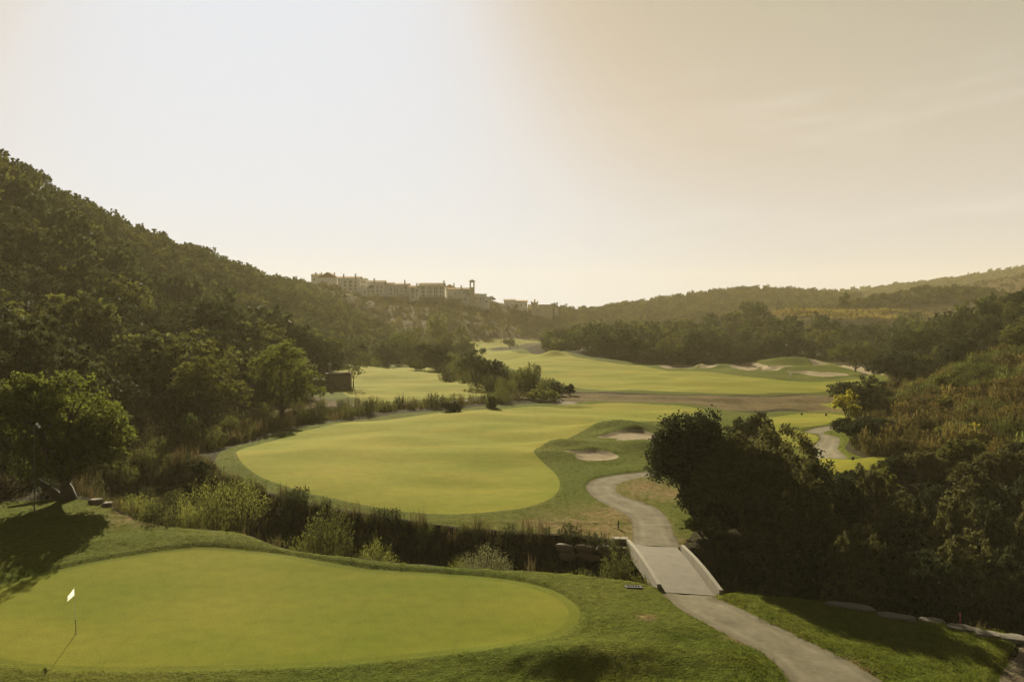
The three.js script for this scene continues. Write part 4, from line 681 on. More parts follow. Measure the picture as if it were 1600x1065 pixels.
// ---------- built things ----------
const box = (w, h, d, x, y, z) => { const g = new THREE.BoxGeometry(w, h, d); g.translate(x, y, z); return g; };
const M = {
  plaster: new THREE.MeshStandardMaterial({ name: 'white plaster', color: rgb(0.88, 0.86, 0.80), roughness: 0.9, map: rep(texConc, 1 / 6) }),
  plaster2: new THREE.MeshStandardMaterial({ name: 'cream plaster', color: rgb(0.58, 0.52, 0.40), roughness: 0.9, map: rep(texConc, 1 / 5) }),
  tile: new THREE.MeshPhysicalMaterial({ name: 'clay roof tiles', color: rgb(0.22, 0.15, 0.095), roughness: 1, specularIntensity: 0.05, bumpMap: rep(texBump, 0.4), bumpScale: 0.05 }),
  glass: new THREE.MeshStandardMaterial({ name: 'window glass', color: rgb(0.03, 0.03, 0.03), roughness: 0.12 }),
  frame: new THREE.MeshStandardMaterial({ name: 'window frame', color: rgb(0.20, 0.15, 0.10), roughness: 0.7 }),
  oldstone: new THREE.MeshStandardMaterial({ name: 'old stone', color: rgb(0.15, 0.115, 0.075), roughness: 0.95, map: rep(texConc, 0.6), bumpMap: rep(texBump, 0.8), bumpScale: 0.04 }),
  rock: new THREE.MeshStandardMaterial({ name: 'weathered rock', color: rgb(0.12, 0.108, 0.08), roughness: 0.95, map: rep(texConc, 0.7), bumpMap: rep(texBump, 0.7), bumpScale: 0.05 }),
  rockBrown: new THREE.MeshStandardMaterial({ name: 'brown wall stone', color: rgb(0.12, 0.075, 0.042), roughness: 0.95, map: rep(texConc, 0.7), bumpMap: rep(texBump, 0.7), bumpScale: 0.05 }),
  concrete: new THREE.MeshStandardMaterial({ name: 'pale concrete', color: rgb(0.165, 0.145, 0.098), roughness: 0.9, map: rep(texConc, 0.35), bumpMap: rep(texBump, 0.7), bumpScale: 0.015 }),
  metal: new THREE.MeshStandardMaterial({ name: 'grey painted steel', color: rgb(0.07, 0.07, 0.065), roughness: 0.5, metalness: 0.3 }),
  white: new THREE.MeshStandardMaterial({ name: 'white paint', color: rgb(0.75, 0.74, 0.70), roughness: 0.5 }),
  black: new THREE.MeshStandardMaterial({ name: 'black paint', color: rgb(0.02, 0.02, 0.018), roughness: 0.95 }),
  red: new THREE.MeshStandardMaterial({ name: 'red paint', color: rgb(0.25, 0.03, 0.02), roughness: 0.6 }),
  wood: new THREE.MeshStandardMaterial({ name: 'dark wood', color: rgb(0.10, 0.065, 0.04), roughness: 0.85 }),
  brick: new THREE.MeshStandardMaterial({ name: 'hut stone', color: rgb(0.22, 0.16, 0.10), roughness: 0.95, map: rep(texConc, 0.5), bumpMap: rep(texBump, 0.6), bumpScale: 0.05 }),
};
const flagCloth = new THREE.MeshPhysicalMaterial({ name: 'flag cloth', color: rgb(0.82, 0.80, 0.76), roughness: 0.9, transmission: 0.45, thickness: 0, side: THREE.DoubleSide });

// houses on the hill. spans are given as seen in the picture and turned into metres at the distance z
function outline(w, h, arch, inset = 0) {
  const s = new THREE.Shape(), a = w / 2 - inset, y0 = inset, y1 = h - inset;
  s.moveTo(-a, y0); s.lineTo(a, y0);
  if (arch) { s.lineTo(a, y1 - a); s.absarc(0, y1 - a, a, 0, Math.PI, false); } else { s.lineTo(a, y1); s.lineTo(-a, y1); }
  s.closePath(); return s;
}
function house({ x0, x1, eave, base, z, depth = 11, roof = 'gx', rise = 1.8, wins = [], chim = [], turn = 0, mat = M.plaster, label, category = 'house', name = 'white_house', parapet = 0 }) {
  const m = z / F, w = (x1 - x0) * m, X = ((x0 + x1) / 2 - 800) * m, Y = CAM_H + (HORIZON - base) * m, h = (base - eave) * m, foot = 4;
  const o = thing(name, [X, Y, -z], turn);
  const front = new THREE.Shape(); front.moveTo(-w / 2, -foot); front.lineTo(w / 2, -foot); front.lineTo(w / 2, h); if (roof === 'gz') front.lineTo(0, h + rise); front.lineTo(-w / 2, h); front.closePath();
  const list = wins.map(([u, v, ww, wh, arch]) => ({ x: (u - 0.5) * w, y: v * h, w: ww, h: wh, arch }));
  for (const q of list) { const p = outline(q.w, q.h, q.arch).getPoints(8).map((t) => new THREE.Vector2(t.x + q.x, t.y + q.y)); front.holes.push(new THREE.Path(p)); }
  const fg = new THREE.ExtrudeGeometry(front, { depth: 0.35, bevelEnabled: false }); fg.translate(0, 0, -0.35);
  const back = new THREE.Shape(); back.moveTo(-w / 2, -foot); back.lineTo(w / 2, -foot); back.lineTo(w / 2, h); if (roof === 'gz') back.lineTo(0, h + rise); back.lineTo(-w / 2, h); back.closePath();
  const bg = new THREE.ExtrudeGeometry(back, { depth: 0.35, bevelEnabled: false }); bg.translate(0, 0, -depth);
  const geos = [fg, bg, ...[-1, 1].map((s) => { const b = box(0.35, h + foot - 0.01, depth - 0.7, s * (w / 2 - 0.18), (h - foot) / 2, -depth / 2); return b.toNonIndexed(); }), box(w - 0.8, 0.2, depth - 0.8, 0, h - 0.3, -depth / 2).toNonIndexed()];
  part('wall', mergeGeometries(geos), mat, o);
  for (const q of list) {
    const fr = outline(q.w, q.h, q.arch, -0.02); fr.holes.push(new THREE.Path(outline(q.w, q.h, q.arch, 0.11).getPoints(8)));
    const g = new THREE.ExtrudeGeometry(fr, { depth: 0.08, bevelEnabled: false }); g.translate(q.x, q.y, -0.27);
    const win = part('window', mergeGeometries([g, box(0.07, q.h - 0.2, 0.06, q.x, q.y + q.h / 2, -0.235).toNonIndexed()]), M.frame, o);
    const pg = new THREE.ExtrudeGeometry(outline(q.w, q.h, q.arch, 0.09), { depth: 0.02, bevelEnabled: false }); pg.translate(q.x, q.y, -0.31); part('pane', pg, M.glass, win);
  }
  const ov = 0.45;
  if (roof === 'flat') part('parapet', mergeGeometries([box(w + 0.2, 0.5, 0.4, 0, h + 0.25, -0.15), box(w + 0.2, 0.5, 0.4, 0, h + 0.25, -depth + 0.15), box(0.4, 0.5, depth - 0.7, -w / 2 + 0.1, h + 0.25, -depth / 2), box(0.4, 0.5, depth - 0.7, w / 2 - 0.1, h + 0.25, -depth / 2)]), mat, o);
  else {
    const s = new THREE.Shape(), L = roof === 'gx' ? depth / 2 + ov : w / 2 + ov; s.moveTo(-L, 0); s.lineTo(L, 0); s.lineTo(L, 0.14); s.lineTo(0, rise + 0.2); s.lineTo(-L, 0.14); s.closePath();
    const len = (roof === 'gx' ? w : depth) + ov * 2, g = new THREE.ExtrudeGeometry(s, { depth: len, bevelEnabled: false }); g.translate(0, 0, -len / 2); if (roof === 'gx') g.rotateY(Math.PI / 2); g.translate(0, h + 0.01, -depth / 2);
    const r = part('roof', g, M.tile, o);
    for (const [u, ch] of chim) part('chimney', mergeGeometries([box(0.9, ch, 0.9, (u - 0.5) * w, h + rise * 0.4 + ch / 2, -depth * 0.35), box(1.15, 0.22, 1.15, (u - 0.5) * w, h + rise * 0.4 + ch + 0.11, -depth * 0.35)]), mat, r);
  }
  return tag(o, label, category, null);
}
const grid = (us, vs, w, h, arch) => us.flatMap((u) => vs.map((v) => [u, v, w, h, arch]));
house({ x0: 497, x1: 526, eave: 433.5, base: 450, z: 640, depth: 14, roof: 'gz', rise: 3.8, wins: [...grid([0.2], [0.5], 1.1, 1.4), [0.84, 0.2, 1.6, 1.7]], chim: [[0.1, 2.2], [0.8, 2]], label: 'leftmost white house with its broad gable towards the valley' });
house({ x0: 486, x1: 497.5, eave: 430, base: 446, z: 652, depth: 9, roof: 'gx', rise: 1.2, wins: grid([0.4], [0.5], 1, 1.3), chim: [[0.5, 1.6]], label: 'low white wing behind the leftmost gabled house' });
house({ x0: 527.5, x1: 562, eave: 434.5, base: 455, z: 630, wins: [...grid([0.33, 0.8], [0.36, 0.62, 0.78 - 0.04].slice(0, 2), 1.3, 1.6), [0.57, 0.62, 2.4, 2, true], ...grid([0.57], [0.36, 0.1], 2.2, 1.4), ...grid([0.33, 0.8, 0.12], [0.1], 1, 1.2)], chim: [[0.22, 2.4], [0.76, 2.6]], rise: 1.3, label: 'white three storey house with arched middle window, second from the left' });
house({ x0: 562.3, x1: 572, eave: 435.5, base: 455, z: 634, depth: 9, wins: grid([0.3, 0.7], [0.35, 0.66], 1, 1.5), roof: 'flat', label: 'narrow white flat roofed block between two tiled houses' });
house({ x0: 572, x1: 600, eave: 441.5, base: 463, z: 618, wins: [[0.28, 0.58, 4, 2.4, true], ...grid([0.62, 0.85], [0.58, 0.3], 1, 1.7), ...grid([0.12, 0.38], [0.28], 1.5, 1.6), ...grid([0.12, 0.42, 0.72], [0.06], 1, 1.3)], rise: 1.6, chim: [[0.4, 2.2]], label: 'white house with one very wide arched window' });
house({ x0: 558, x1: 573, eave: 449, base: 461, z: 612, depth: 7, roof: 'flat', wins: grid([0.75], [0.3], 0.9, 1.2), label: 'low blank white block in front of the arched house' });
house({ x0: 600.5, x1: 614, eave: 443.5, base: 464, z: 621, wins: grid([0.75], [0.2, 0.5], 1, 1.6), rise: 1.2, label: 'blank fronted white house right of the wide arch' });
house({ x0: 614.3, x1: 638, eave: 445, base: 465, z: 619, wins: [...grid([0.1, 0.26, 0.5], [0.15, 0.42, 0.64], 0.9, 1.2), ...grid([0.82], [0.38, 0.68], 1.7, 1.9), ...grid([0.7], [0.12], 0.9, 1.2)], rise: 1.2, chim: [[0.72, 2.8]], label: 'white house with many small windows and one tall chimney' });
house({ x0: 638.5, x1: 652.5, eave: 448.5, base: 468, z: 612, depth: 10, wins: [[0.45, 0.6, 2.1, 2.6, true], ...grid([0.45], [0.36, 0.1], 1.9, 1.6), ...grid([0.88], [0.3, 0.6], 0.8, 2)], rise: 1.2, chim: [[0.85, 2.2]], label: 'narrow white house with one round arched window' });
house({ x0: 654.5, x1: 694, eave: 446, base: 465.5, z: 614, wins: [...grid([0.16], [0.12, 0.4, 0.7], 2.1, 1.8), ...grid([0.36, 0.46, 0.62, 0.7, 0.86, 0.95], [0.10, 0.38, 0.67], 0.85, 2)], rise: 1.8, chim: [[0.97, 2.6]], label: 'long white four bay house with three even rows of windows' });
house({ x0: 694.6, x1: 711, eave: 449, base: 464, z: 640, depth: 12, roof: 'gz', rise: 2.2, wins: grid([0.4], [0.6], 0.9, 1.2), chim: [[0.85, 2.2]], label: 'white gabled house standing behind between two longer ones' });
house({ x0: 698, x1: 719.5, eave: 452.5, base: 468, z: 618, wins: [...grid([0.28], [0.15], 1.6, 1.5), ...grid([0.62], [0.5], 0.9, 1.2)], rise: 1.5, label: 'plain white house with a red tiled roof left of the tower' });
house({ x0: 719.8, x1: 737, eave: 452, base: 471, z: 614, depth: 10, wins: [[0.42, 0.12, 3, 1.8, true], ...grid([0.32, 0.55, 0.86], [0.42, 0.62], 1.3, 2.2)], rise: 1.2, roof: 'gx', chim: [[0.02, 2.2]], label: 'white house with large paired windows at the foot of the tower' });
house({ x0: 741, x1: 747, eave: 460.5, base: 472, z: 618, depth: 8, rise: 1, wins: grid([0.5], [0.4], 1, 1.3), label: 'small tiled annex right of the bell tower' });
house({ x0: 746.5, x1: 760, eave: 460, base: 475, z: 614, depth: 8, roof: 'flat', wins: grid([0.3, 0.65], [0.45], 0.9, 1.4), chim: [], label: 'stepped white flat roofed house right of the tower' });
house({ x0: 757, x1: 764.5, eave: 464.5, base: 475, z: 609, depth: 6, roof: 'flat', wins: grid([0.5], [0.3], 1, 1.2), label: 'lowest white block at the right end of the village' });
house({ x0: 787.5, x1: 805, eave: 470, base: 486, z: 650, rise: 1.2, wins: grid([0.3, 0.72], [0.5], 0.9, 1.3), label: 'left half of the long pale house apart from the village' });
house({ x0: 805.3, x1: 824, eave: 471, base: 486, z: 652, rise: 0.9, wins: grid([0.15, 0.5, 0.85], [0.55], 0.8, 1.2), label: 'right half of the long pale house apart from the village' });
house({ x0: 825, x1: 864, eave: 476.5, base: 490, z: 655, roof: 'flat', mat: M.plaster2, wins: grid([0.45, 0.6, 0.75], [0.42], 3, 0.9), label: 'low stone building beside the battlemented turret', name: 'stone_building', category: 'building' });
house({ x0: 867.5, x1: 873, eave: 481, base: 492, z: 655, depth: 3, roof: 'flat', mat: M.plaster2, wins: [], label: 'small square stone turret at the far right end of the hill', name: 'stone_turret', category: 'turret' });
{ // bell tower
  const z = 612, m = z / F, X = (737.5 - 800) * m, Y = CAM_H + (HORIZON - 470) * m, w = 7.6 * m, h = (470 - 439) * m, o = thing('bell_tower', [X, Y, -z]);
  const s = new THREE.Shape(); s.moveTo(-w / 2, -4); s.lineTo(w / 2, -4); s.lineTo(w / 2, h); s.lineTo(-w / 2, h); s.closePath();
  const aw = w * 0.5, ah = 3.4; s.holes.push(new THREE.Path(outline(aw, ah, true).getPoints(10).map((t) => new THREE.Vector2(t.x, t.y + h - ah - 0.7))));
  const g = new THREE.ExtrudeGeometry(s, { depth: w * 0.8, bevelEnabled: false }); g.translate(0, 0, -w * 0.8); part('wall', g, M.plaster2, o);
  part('cornice', box(w + 0.7, 0.35, w * 0.8 + 0.7, 0, h + 0.18, -w * 0.4), M.plaster2, o);
  const r = new THREE.ConeGeometry(w * 0.72, 0.9, 4); r.rotateY(Math.PI / 4); r.scale(1, 1, 0.8); r.translate(0, h + 0.8, -w * 0.4); part('roof', r, M.tile, o);
  tag(o, 'slender bell tower with an open arch at the top', 'tower');
}
{ // battlemented turret
  const z = 650, m = z / F, X = (835 - 800) * m, Y = CAM_H + (HORIZON - 486) * m, h = (486 - 474) * m, o = thing('castle_turret', [X, Y, -z]);
  const p = [[2.0, -3], [2.0, h - 1.2], [2.7, h - 0.2], [2.7, h + 0.8], [2.3, h + 0.8], [2.3, h]].map(([a, b]) => new THREE.Vector2(a, b)); part('wall', new THREE.LatheGeometry(p, 18), M.plaster2, o);
  const c = new THREE.CylinderGeometry(2.3, 2.3, 0.3, 18); c.translate(0, h + 0.1, 0); part('floor', c, M.plaster2, o);
  for (let k = 0; k < 6; k++) { const a = k / 6 * 6.2832; const b = box(1.0, 0.9, 0.5, 0, h + 1.22, 2.48); b.rotateY(a); part('merlon', b, M.plaster2, o); }
  part('chimney', mergeGeometries([box(1.1, 2.6, 1.1, 0.3, h + 1.5, 0), box(1.4, 0.25, 1.4, 0.3, h + 2.9, 0)]), M.plaster2, o);
  tag(o, 'round stone turret with battlements on the hill', 'turret');
}
{ // terrace walls under the village
  for (const [x0, x1, y, h, z, label] of [[566, 640, 466, 2.6, 606, 'brown retaining wall below the left part of the village'], [655, 696, 466.5, 2.4, 608, 'dark retaining wall below the long white house'], [697, 722, 469, 2.4, 610, 'short brown retaining wall left of the tower']]) {
    const m = z / F, w = (x1 - x0) * m, o = thing('terrace_wall', [((x0 + x1) / 2 - 800) * m, CAM_H + (HORIZON - y) * m, -z]);
    part('wall', box(w, h + 3, 0.8, 0, -1.5, 0), M.oldstone, o); part('coping', box(w + 0.2, 0.2, 1, 0, h / 2 + 0.11, 0), M.plaster2, o); tag(o, label, 'wall');
  }
}
{ // stone hut beside the young tree
  const p = at(528, 608), m = mpp(p), w = 40 * m, h = 25 * m, d = 4, o = thing('stone_hut', p, 0.12), r = RNG(77), rows = 6, geos = [];
  part('wall', mergeGeometries([box(w - 0.2, h + 0.6, 0.3, 0, h / 2 - 0.3, -0.25), box(w - 0.2, h + 0.6, 0.3, 0, h / 2 - 0.3, -d + 0.15), box(0.3, h + 0.6, d - 0.7, -w / 2 + 0.25, h / 2 - 0.3, -d / 2), box(0.3, h + 0.6, d - 0.7, w / 2 - 0.25, h / 2 - 0.3, -d / 2)]), M.brick, o);
  for (let k = 0; k < rows; k++) { let x = -w / 2; while (x < w / 2 - 0.2) { const l = Math.min(w / 2 - x, 0.6 + 0.6 * r()); const g = box(l - 0.03, h / rows - 0.03, 0.14 + 0.05 * r(), x + l / 2, (k + 0.5) * h / rows, -0.06); part('stone', g, r() < 0.3 ? M.rockBrown : M.brick, o); x += l; } }
  part('roof', box(w - 0.9, 0.14, d - 1, 0, h - 0.35, -d / 2), M.wood, o);
  const c = part('chimney', mergeGeometries([box(0.55, 1.5, 0.55, -w * 0.34, h + 0.94, -1.2), box(0.75, 0.14, 0.75, -w * 0.34, h + 1.76, -1.2)]), M.concrete, o); part('chimney_pot', new THREE.CylinderGeometry(0.14, 0.18, 0.5, 10).translate(-w * 0.34, h + 2.08, -1.2), M.concrete, c);
  tag(o, 'small brown stone hut with a pale chimney beside the left fairway', 'hut');
}

// bridge over the ravine
{
  const P = ([px, py], up = 0) => { const [x, z] = groundAt(px, py); return new THREE.Vector3(x, baseH(x, z) + up, -z); };
  const n1 = P([1038.5, 924]), n2 = P([1115, 929.5]), f1 = P([989, 851.5]), f2 = P([1059.5, 857]);
  const o = thing('cart_bridge', n1.toArray()); const org = n1.clone();
  const sweep = (a0, b0, a1, b1, top, bot, arch, steps = 14) => {              // solid strip from edge a0-b0 to edge a1-b1
    const pos = [], idx = [], uv = [], len = a0.distanceTo(a1);
    for (let k = 0; k <= steps; k++) { const t = k / steps, c = arch * Math.sin(Math.PI * t), A_ = a0.clone().lerp(a1, t).sub(org), B_ = b0.clone().lerp(b1, t).sub(org); for (const [q, y] of [[A_, bot], [A_, top], [B_, top], [B_, bot]]) { pos.push(q.x, q.y + y + c, q.z); uv.push(q === A_ ? 0 : 2.7, t * len); } }
    for (let k = 0; k < steps; k++) for (let s = 0; s < 4; s++) { const a = k * 4 + s, b = k * 4 + (s + 1) % 4; idx.push(a, b, a + 4, b, b + 4, a + 4); }
    const e = steps * 4; idx.push(0, 2, 1, 0, 3, 2, e, e + 1, e + 2, e, e + 2, e + 3);
    const g = new THREE.BufferGeometry(); g.setAttribute('position', new THREE.Float32BufferAttribute(pos, 3)); g.setAttribute('uv', new THREE.Float32BufferAttribute(uv, 2)); g.setIndex(idx); const f = g.toNonIndexed(); f.computeVertexNormals(); return f;
  };
  const grooves = noiseTex(128, (u, v) => 0.5 + 0.5 * Math.sin(v * 6.2832 * 8)), deckMat = new THREE.MeshStandardMaterial({ name: 'grooved concrete', color: rgb(0.11, 0.096, 0.064), roughness: 0.92, map: rep(texConc, 0.5), bumpMap: rep(grooves, 1), bumpScale: 0.02 });
  const dir = n1.clone().sub(f1).normalize().multiplyScalar(0.15);
  part('deck', sweep(n1.clone().add(dir), n2.clone().add(dir), f1.clone().sub(dir), f2.clone().sub(dir), 0.02, -0.5, 0.1), deckMat, o);
  const side = n2.clone().sub(n1).setY(0).normalize();
  const lp0 = P([1027, 921]), lp1 = P([979, 850]), rp0 = P([1124, 929]), rp1 = P([1063.5, 857.5]);
  const lw = side.clone().multiplyScalar(0.21);
  part('parapet', sweep(lp0, lp0.clone().add(lw), lp1, lp1.clone().add(lw), 0.30, -0.6, 0.14), M.concrete, o);
  part('parapet', sweep(rp0, rp0.clone().add(lw), rp1, rp1.clone().add(lw), 0.26, -0.6, 0.15), M.concrete, o);
  for (const [a, b, s] of [[n1, n2, -1], [f1, f2, 1]]) { const w = dir.clone().multiplyScalar(-3 * s); part('abutment', sweep(a.clone().sub(lw).add(new THREE.Vector3(0, -0.52, 0)), b.clone().add(lw).add(new THREE.Vector3(0, -0.52, 0)), a.clone().sub(lw).add(w).add(new THREE.Vector3(0, -0.52, 0)), b.clone().add(lw).add(w).add(new THREE.Vector3(0, -0.52, 0)), 0, -3.4, 0, 1), M.oldstone, o); }
  tag(o, 'short concrete bridge with low kerb walls carrying the cart path', 'bridge');
  const e = P([969, 847]); const slab = solo('end_slab', new THREE.BoxGeometry(1.0, 0.34, 0.5, 4, 2, 2), M.concrete, [e.x, e.y + 0.12, e.z]); slab.rotation.set(0.05, 0.1, -0.05); tag(slab, 'pale concrete slab at the far left corner of the bridge', 'slab');
}
function rockGeo(seed, w, h, d, flatTop = 0.5, detail = 3, wild = 0.13) {
  const g = new THREE.IcosahedronGeometry(1, detail), p = g.attributes.position, v = new THREE.Vector3();
  for (let i = 0; i < p.count; i++) {
    v.fromBufferAttribute(p, i); const q = Math.pow(Math.pow(Math.abs(v.x), 2.6) + Math.pow(Math.abs(v.y), 2.6) + Math.pow(Math.abs(v.z), 2.6), -1 / 2.6);
    const k = q * (1 + wild * vnoise(v.x * 1.4 + seed, v.y * 1.4 + v.z * 1.4 + seed * 3) + 0.05 * vnoise(v.x * 5 + seed, v.z * 5 + v.y * 4));
    let y = v.y * k; if (y > flatTop) y = flatTop + (y - flatTop) * 0.3; p.setXYZ(i, v.x * k * w / 2, y * h / 2, v.z * k * d / 2);
  }
  g.computeVertexNormals(); return g;
}
{ // retaining wall of big blocks on the far bank
  const a = groundAt(868, 841.5), b = groundAt(983, 853), n = 2, L = Math.hypot(b[0] - a[0], b[1] - a[1]), ang = Math.atan2(b[1] - a[1], b[0] - a[0]);
  const y0 = baseH(a[0], a[1]) - 0.25, o = thing('retaining_wall', [a[0], y0, -a[1] + 0.15], ang), r = RNG(55), dy = (baseH(b[0], b[1]) - y0) / L;
  const variants = [0, 1, 2, 3].map((k) => rockGeo(k * 7 + 2, 1, 1, 1, 0.8, 2));
  for (let row = 0; row < n; row++) { let x = row * 0.25; while (x < L - 0.4) { const l = Math.min(0.6 + 1.5 * r(), L - x), h = 0.46 + 0.14 * r(); const s = part('stone', variants[Math.floor(r() * 4)], r() < 0.55 ? M.rockBrown : M.oldstone, o); s.scale.set(l * 0.98, h * 0.98, 0.6 + 0.15 * r()); s.position.set(x + l / 2, -0.22 - row * 0.52 + dy * x + 0.05 * (r() - 0.5), 0.22 * (r() - 0.5) + row * 0.05); s.rotation.set((r() - 0.5) * 0.2, (r() - 0.5) * 0.16, (r() - 0.5) * 0.12); x += l; } }
  tag(o, 'old retaining wall of large brown blocks left of the bridge', 'wall');
}
// flat stones along the bank on the right
[[1331, 945, 76, 16, 'longest flat grey stone, leftmost of the row above the grass bank'], [1401, 961, 54, 15, 'palest flat stone of the row above the grass bank'], [1456, 968, 40, 9, 'thin flat stone between the palest one and the red stake'], [1506, 979, 48, 13, 'flat stone right at the foot of the red stake'], [1546, 989, 44, 9, 'low flat stone right of the red stake'], [1588, 995, 50, 12, 'flat stone at the right edge above the sandy track']].forEach(([px, py, w, h, label], i) => {
  const p = at(px, py + h * 0.3), m = mpp(p), s = solo('flat_stone', rockGeo(20 + i * 5, w * m * 0.95, h * m * 1.2, 0.75, 0.3, 4, 0.38), M.rock, [p[0], p[1] + 0.02, p[2]]); s.rotation.set(0.05, -0.32 + 0.08 * (i % 3), -0.03); tag(s, label, 'stone');
});
[[150, 786, 22, 10, 'pale rock right of the thick tree trunk'], [168, 790, 18, 8, 'small pale rock next to the golden lit shrub'], [186, 794, 14, 6, 'smallest pale rock at the ravine head'], [436, 800, 12, 9, 'dark rock half hidden in the ravine reeds']].forEach(([px, py, w, h, label], i) => { const p = at(px, py), m = mpp(p), s = solo('rock', rockGeo(60 + i * 3, w * m * 0.9, h * m * 1.5, w * m * 0.8, 0.6, 4, 0.4), M.oldstone, [p[0], p[1] + 0.08, p[2]]); s.rotation.y = i * 1.3; tag(s, label, 'rock'); });

// flag in the near green
{
  const p = at(118, 990), o = thing('golf_flag', p, 0); o.rotation.z = 0.035;
  const rod = (y0, y1, r0, r1) => { const g = new THREE.CylinderGeometry(r1, r0, y1 - y0, 12); g.translate(0, (y0 + y1) / 2, 0); return g; };
  part('pole', mergeGeometries([rod(0.66, 2.12, 0.013, 0.011), new THREE.SphereGeometry(0.02, 10, 8).translate(0, 2.13, 0)]), M.white, o); part('lower_pole', rod(-0.05, 0.66, 0.015, 0.0135), M.black, o);
  const cup = new THREE.LatheGeometry([[0.012, 0.012], [0.052, 0.012], [0.054, 0.004], [0.054, -0.1]].map(([a, b]) => new THREE.Vector2(a, b)), 24); part('hole_cup', cup, M.black, o);
  const nx = 12, ny = 8, pos = [], idx = []; for (let j = 0; j <= ny; j++) for (let i = 0; i <= nx; i++) { const u = i / nx, v = j / ny, fold = 0.035 * Math.sin(u * 7 + v * 1.2) * u; pos.push(-u * 0.30 - 0.012, 2.10 - v * 0.32 - u * 0.36 * (1 - 0.28 * v), fold + 0.02 * Math.sin(v * 5 + u * 3) * u); }
  for (let j = 0; j < ny; j++) for (let i = 0; i < nx; i++) { const a = j * (nx + 1) + i; idx.push(a, a + 1, a + nx + 1, a + 1, a + nx + 2, a + nx + 1); }
  const g = new THREE.BufferGeometry(); g.setAttribute('position', new THREE.Float32BufferAttribute(pos, 3)); g.setIndex(idx); g.computeVertexNormals(); part('flag', g, flagCloth, o);
  tag(o, 'white flag on a pole with black foot in the near green', 'flag');
}
function lampPole(pos, h, label, r = 0.045) {
  const o = thing('lamp_post', pos);
  part('pole', mergeGeometries([new THREE.CylinderGeometry(r * 0.7, r, h, 10).translate(0, h / 2, 0), new THREE.CylinderGeometry(r * 2, r * 2.2, 0.12, 10).translate(0, 0.04, 0), box(0.5, 0.05, 0.05, 0.18, h - 0.05, 0)]), M.metal, o);
  for (const [x, y] of [[0.2, 0.12], [0.34, -0.06]]) { const g = new THREE.LatheGeometry([[0.001, 0.1], [0.07, 0.09], [0.10, 0.0], [0.07, -0.08], [0.001, -0.1]].map(([a, b]) => new THREE.Vector2(a, b)), 12); g.rotateZ(0.7); g.translate(x, h + y, 0); part('lamp_head', g, M.white, o); }
  tag(o, label, 'lamp post');
}
{ const p = at(53, 800), m = mpp(p); lampPole(p, 135 * m, 'thin grey lamp post under the big spreading tree'); }
{ const z = 246, x = (1228 - 800) / F * z; lampPole([x, H(x, z), -z], CAM_H + (HORIZON - 539) / F * z - H(x, z), 'lamp post with white heads before the dark wood bank', 0.06); }
function stake(name, px, py, h, mat, label, w = 0.06) { const p = at(px, py), m = mpp(p), o = thing(name, p), H_ = h * m; part('post', mergeGeometries([box(w, H_, w, 0, H_ / 2 - 0.02, 0), new THREE.ConeGeometry(w * 0.7, w, 4).rotateY(Math.PI / 4).translate(0, H_ + w / 2 - 0.02, 0)]), mat, o); tag(o, label, 'stake'); }
stake('marker_stake', 1501, 978, 20, M.red, 'red wooden stake at the edge of the grass bank', 0.045);
stake('marker_stake', 1292, 938, 9, M.wood, 'short brown stake left of the longest flat stone', 0.05);
stake('marker_post', 966, 826, 12, M.wood, 'dark wooden post in the dry patch left of the path', 0.1);
for (const [px, py, label] of [[1253, 648, 'dark tee marker in the middle of the larger tee box'], [1291, 649, 'dark tee marker at the right of the larger tee box'], [1224, 670, 'dark tee marker on the pointed tee box'], [1333, 718.5, 'dark tee marker at the nearest tee box corner']]) {
  const p = at(px, py), o = thing('tee_marker', p); part('body', new THREE.LatheGeometry([[0.001, 0.42], [0.12, 0.4], [0.2, 0.3], [0.21, 0.15], [0.15, 0.02], [0.10, -0.05]].map(([a, b]) => new THREE.Vector2(a * 0.75, b * 0.75)), 14), M.black, o); part('foot', new THREE.CylinderGeometry(0.05, 0.05, 0.2, 8).translate(0, -0.08, 0), M.wood, o); tag(o, label, 'tee marker');
}
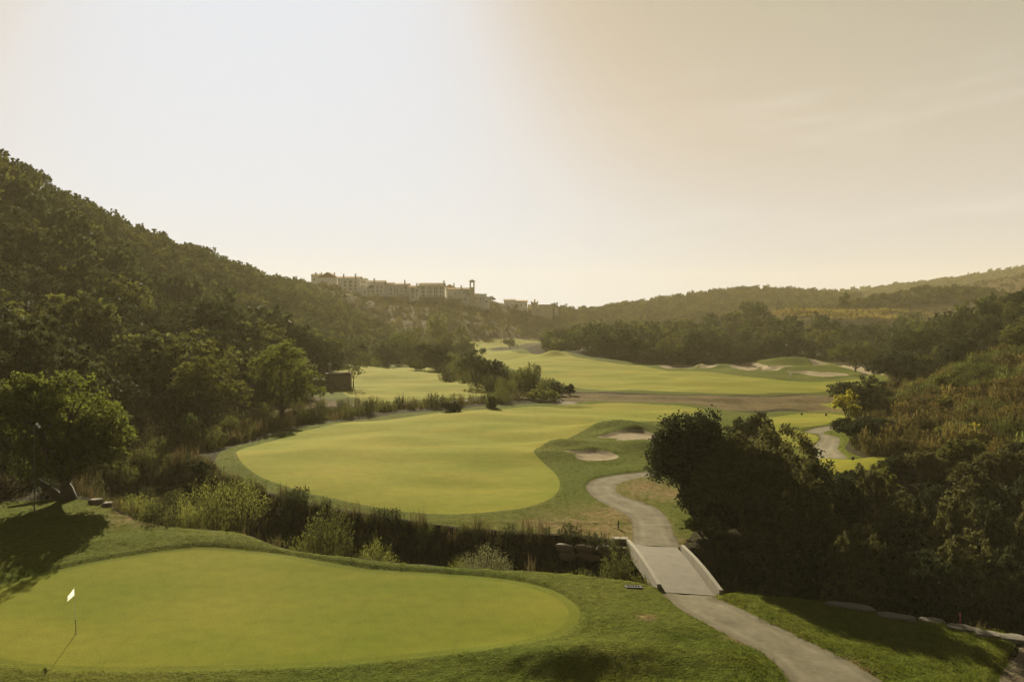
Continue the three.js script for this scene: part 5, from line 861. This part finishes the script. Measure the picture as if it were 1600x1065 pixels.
{ const p = at(1236, 588.5), o = thing('yardage_marker', p); part('post', new THREE.CylinderGeometry(0.12, 0.14, 0.7, 10).translate(0, 0.33, 0), M.white, o); part('cap', new THREE.SphereGeometry(0.16, 12, 8).scale(1, 0.6, 1).translate(0, 0.7, 0), M.white, o); tag(o, 'small white post before the wide far bunker', 'post'); }
{ const p = at(990, 918), o = thing('drain_grate', p, 0.1); o.rotation.z = -0.06; part('frame', mergeGeometries([box(0.9, 0.06, 0.06, 0, 0.05, 0.2), box(0.9, 0.06, 0.06, 0, 0.05, -0.2), box(0.06, 0.06, 0.34, -0.42, 0.05, 0), box(0.06, 0.06, 0.34, 0.42, 0.05, 0)]), M.black, o); for (let k = 0; k < 6; k++) part('bar', box(0.05, 0.04, 0.33, -0.34 + k * 0.136, 0.05, 0), M.black, o); tag(o, 'dark drain grate in the grass left of the bridge', 'drain'); }
{ // low kerb wall of the crossing between the two middle fairways
  const a = groundAt(776, 623.6), b = groundAt(860, 629.6), y = baseH(a[0], a[1]), L = Math.hypot(b[0] - a[0], b[1] - a[1]), o = thing('crossing_wall', [a[0], y, -a[1]], Math.atan2(b[1] - a[1], b[0] - a[0]) );
  const n = 9; for (let k = 0; k < n; k++) { const g = box(L / n - 0.04, 0.62, 0.35, (k + 0.5) * L / n, 0.1 + 0.25 * Math.sin(Math.PI * (k + 0.5) / n), 0.5); part('kerb_block', g, M.concrete, o); }
  part('culvert_wall', box(L, 1.6, 0.3, L / 2, -0.9, 0.5), M.oldstone, o); tag(o, 'low grey kerb wall of the culvert crossing between the fairways', 'wall');
}
{ // mast on the far skyline
  const z = 1120, x = (1513.5 - 800) / F * z, y = H(x, z), o = thing('radio_mast', [x, y - 1, -z]), h = CAM_H + (HORIZON - 424.5) / F * z - y + 1; part('mast', new THREE.CylinderGeometry(0.45, 0.7, h, 8).translate(0, h / 2, 0), M.wood, o); part('crossarm', box(1.6, 0.25, 0.25, 0, h - 1, 0), M.wood, o); tag(o, 'lone mast on the far right skyline', 'mast');
}

renderer.render(scene, camera);
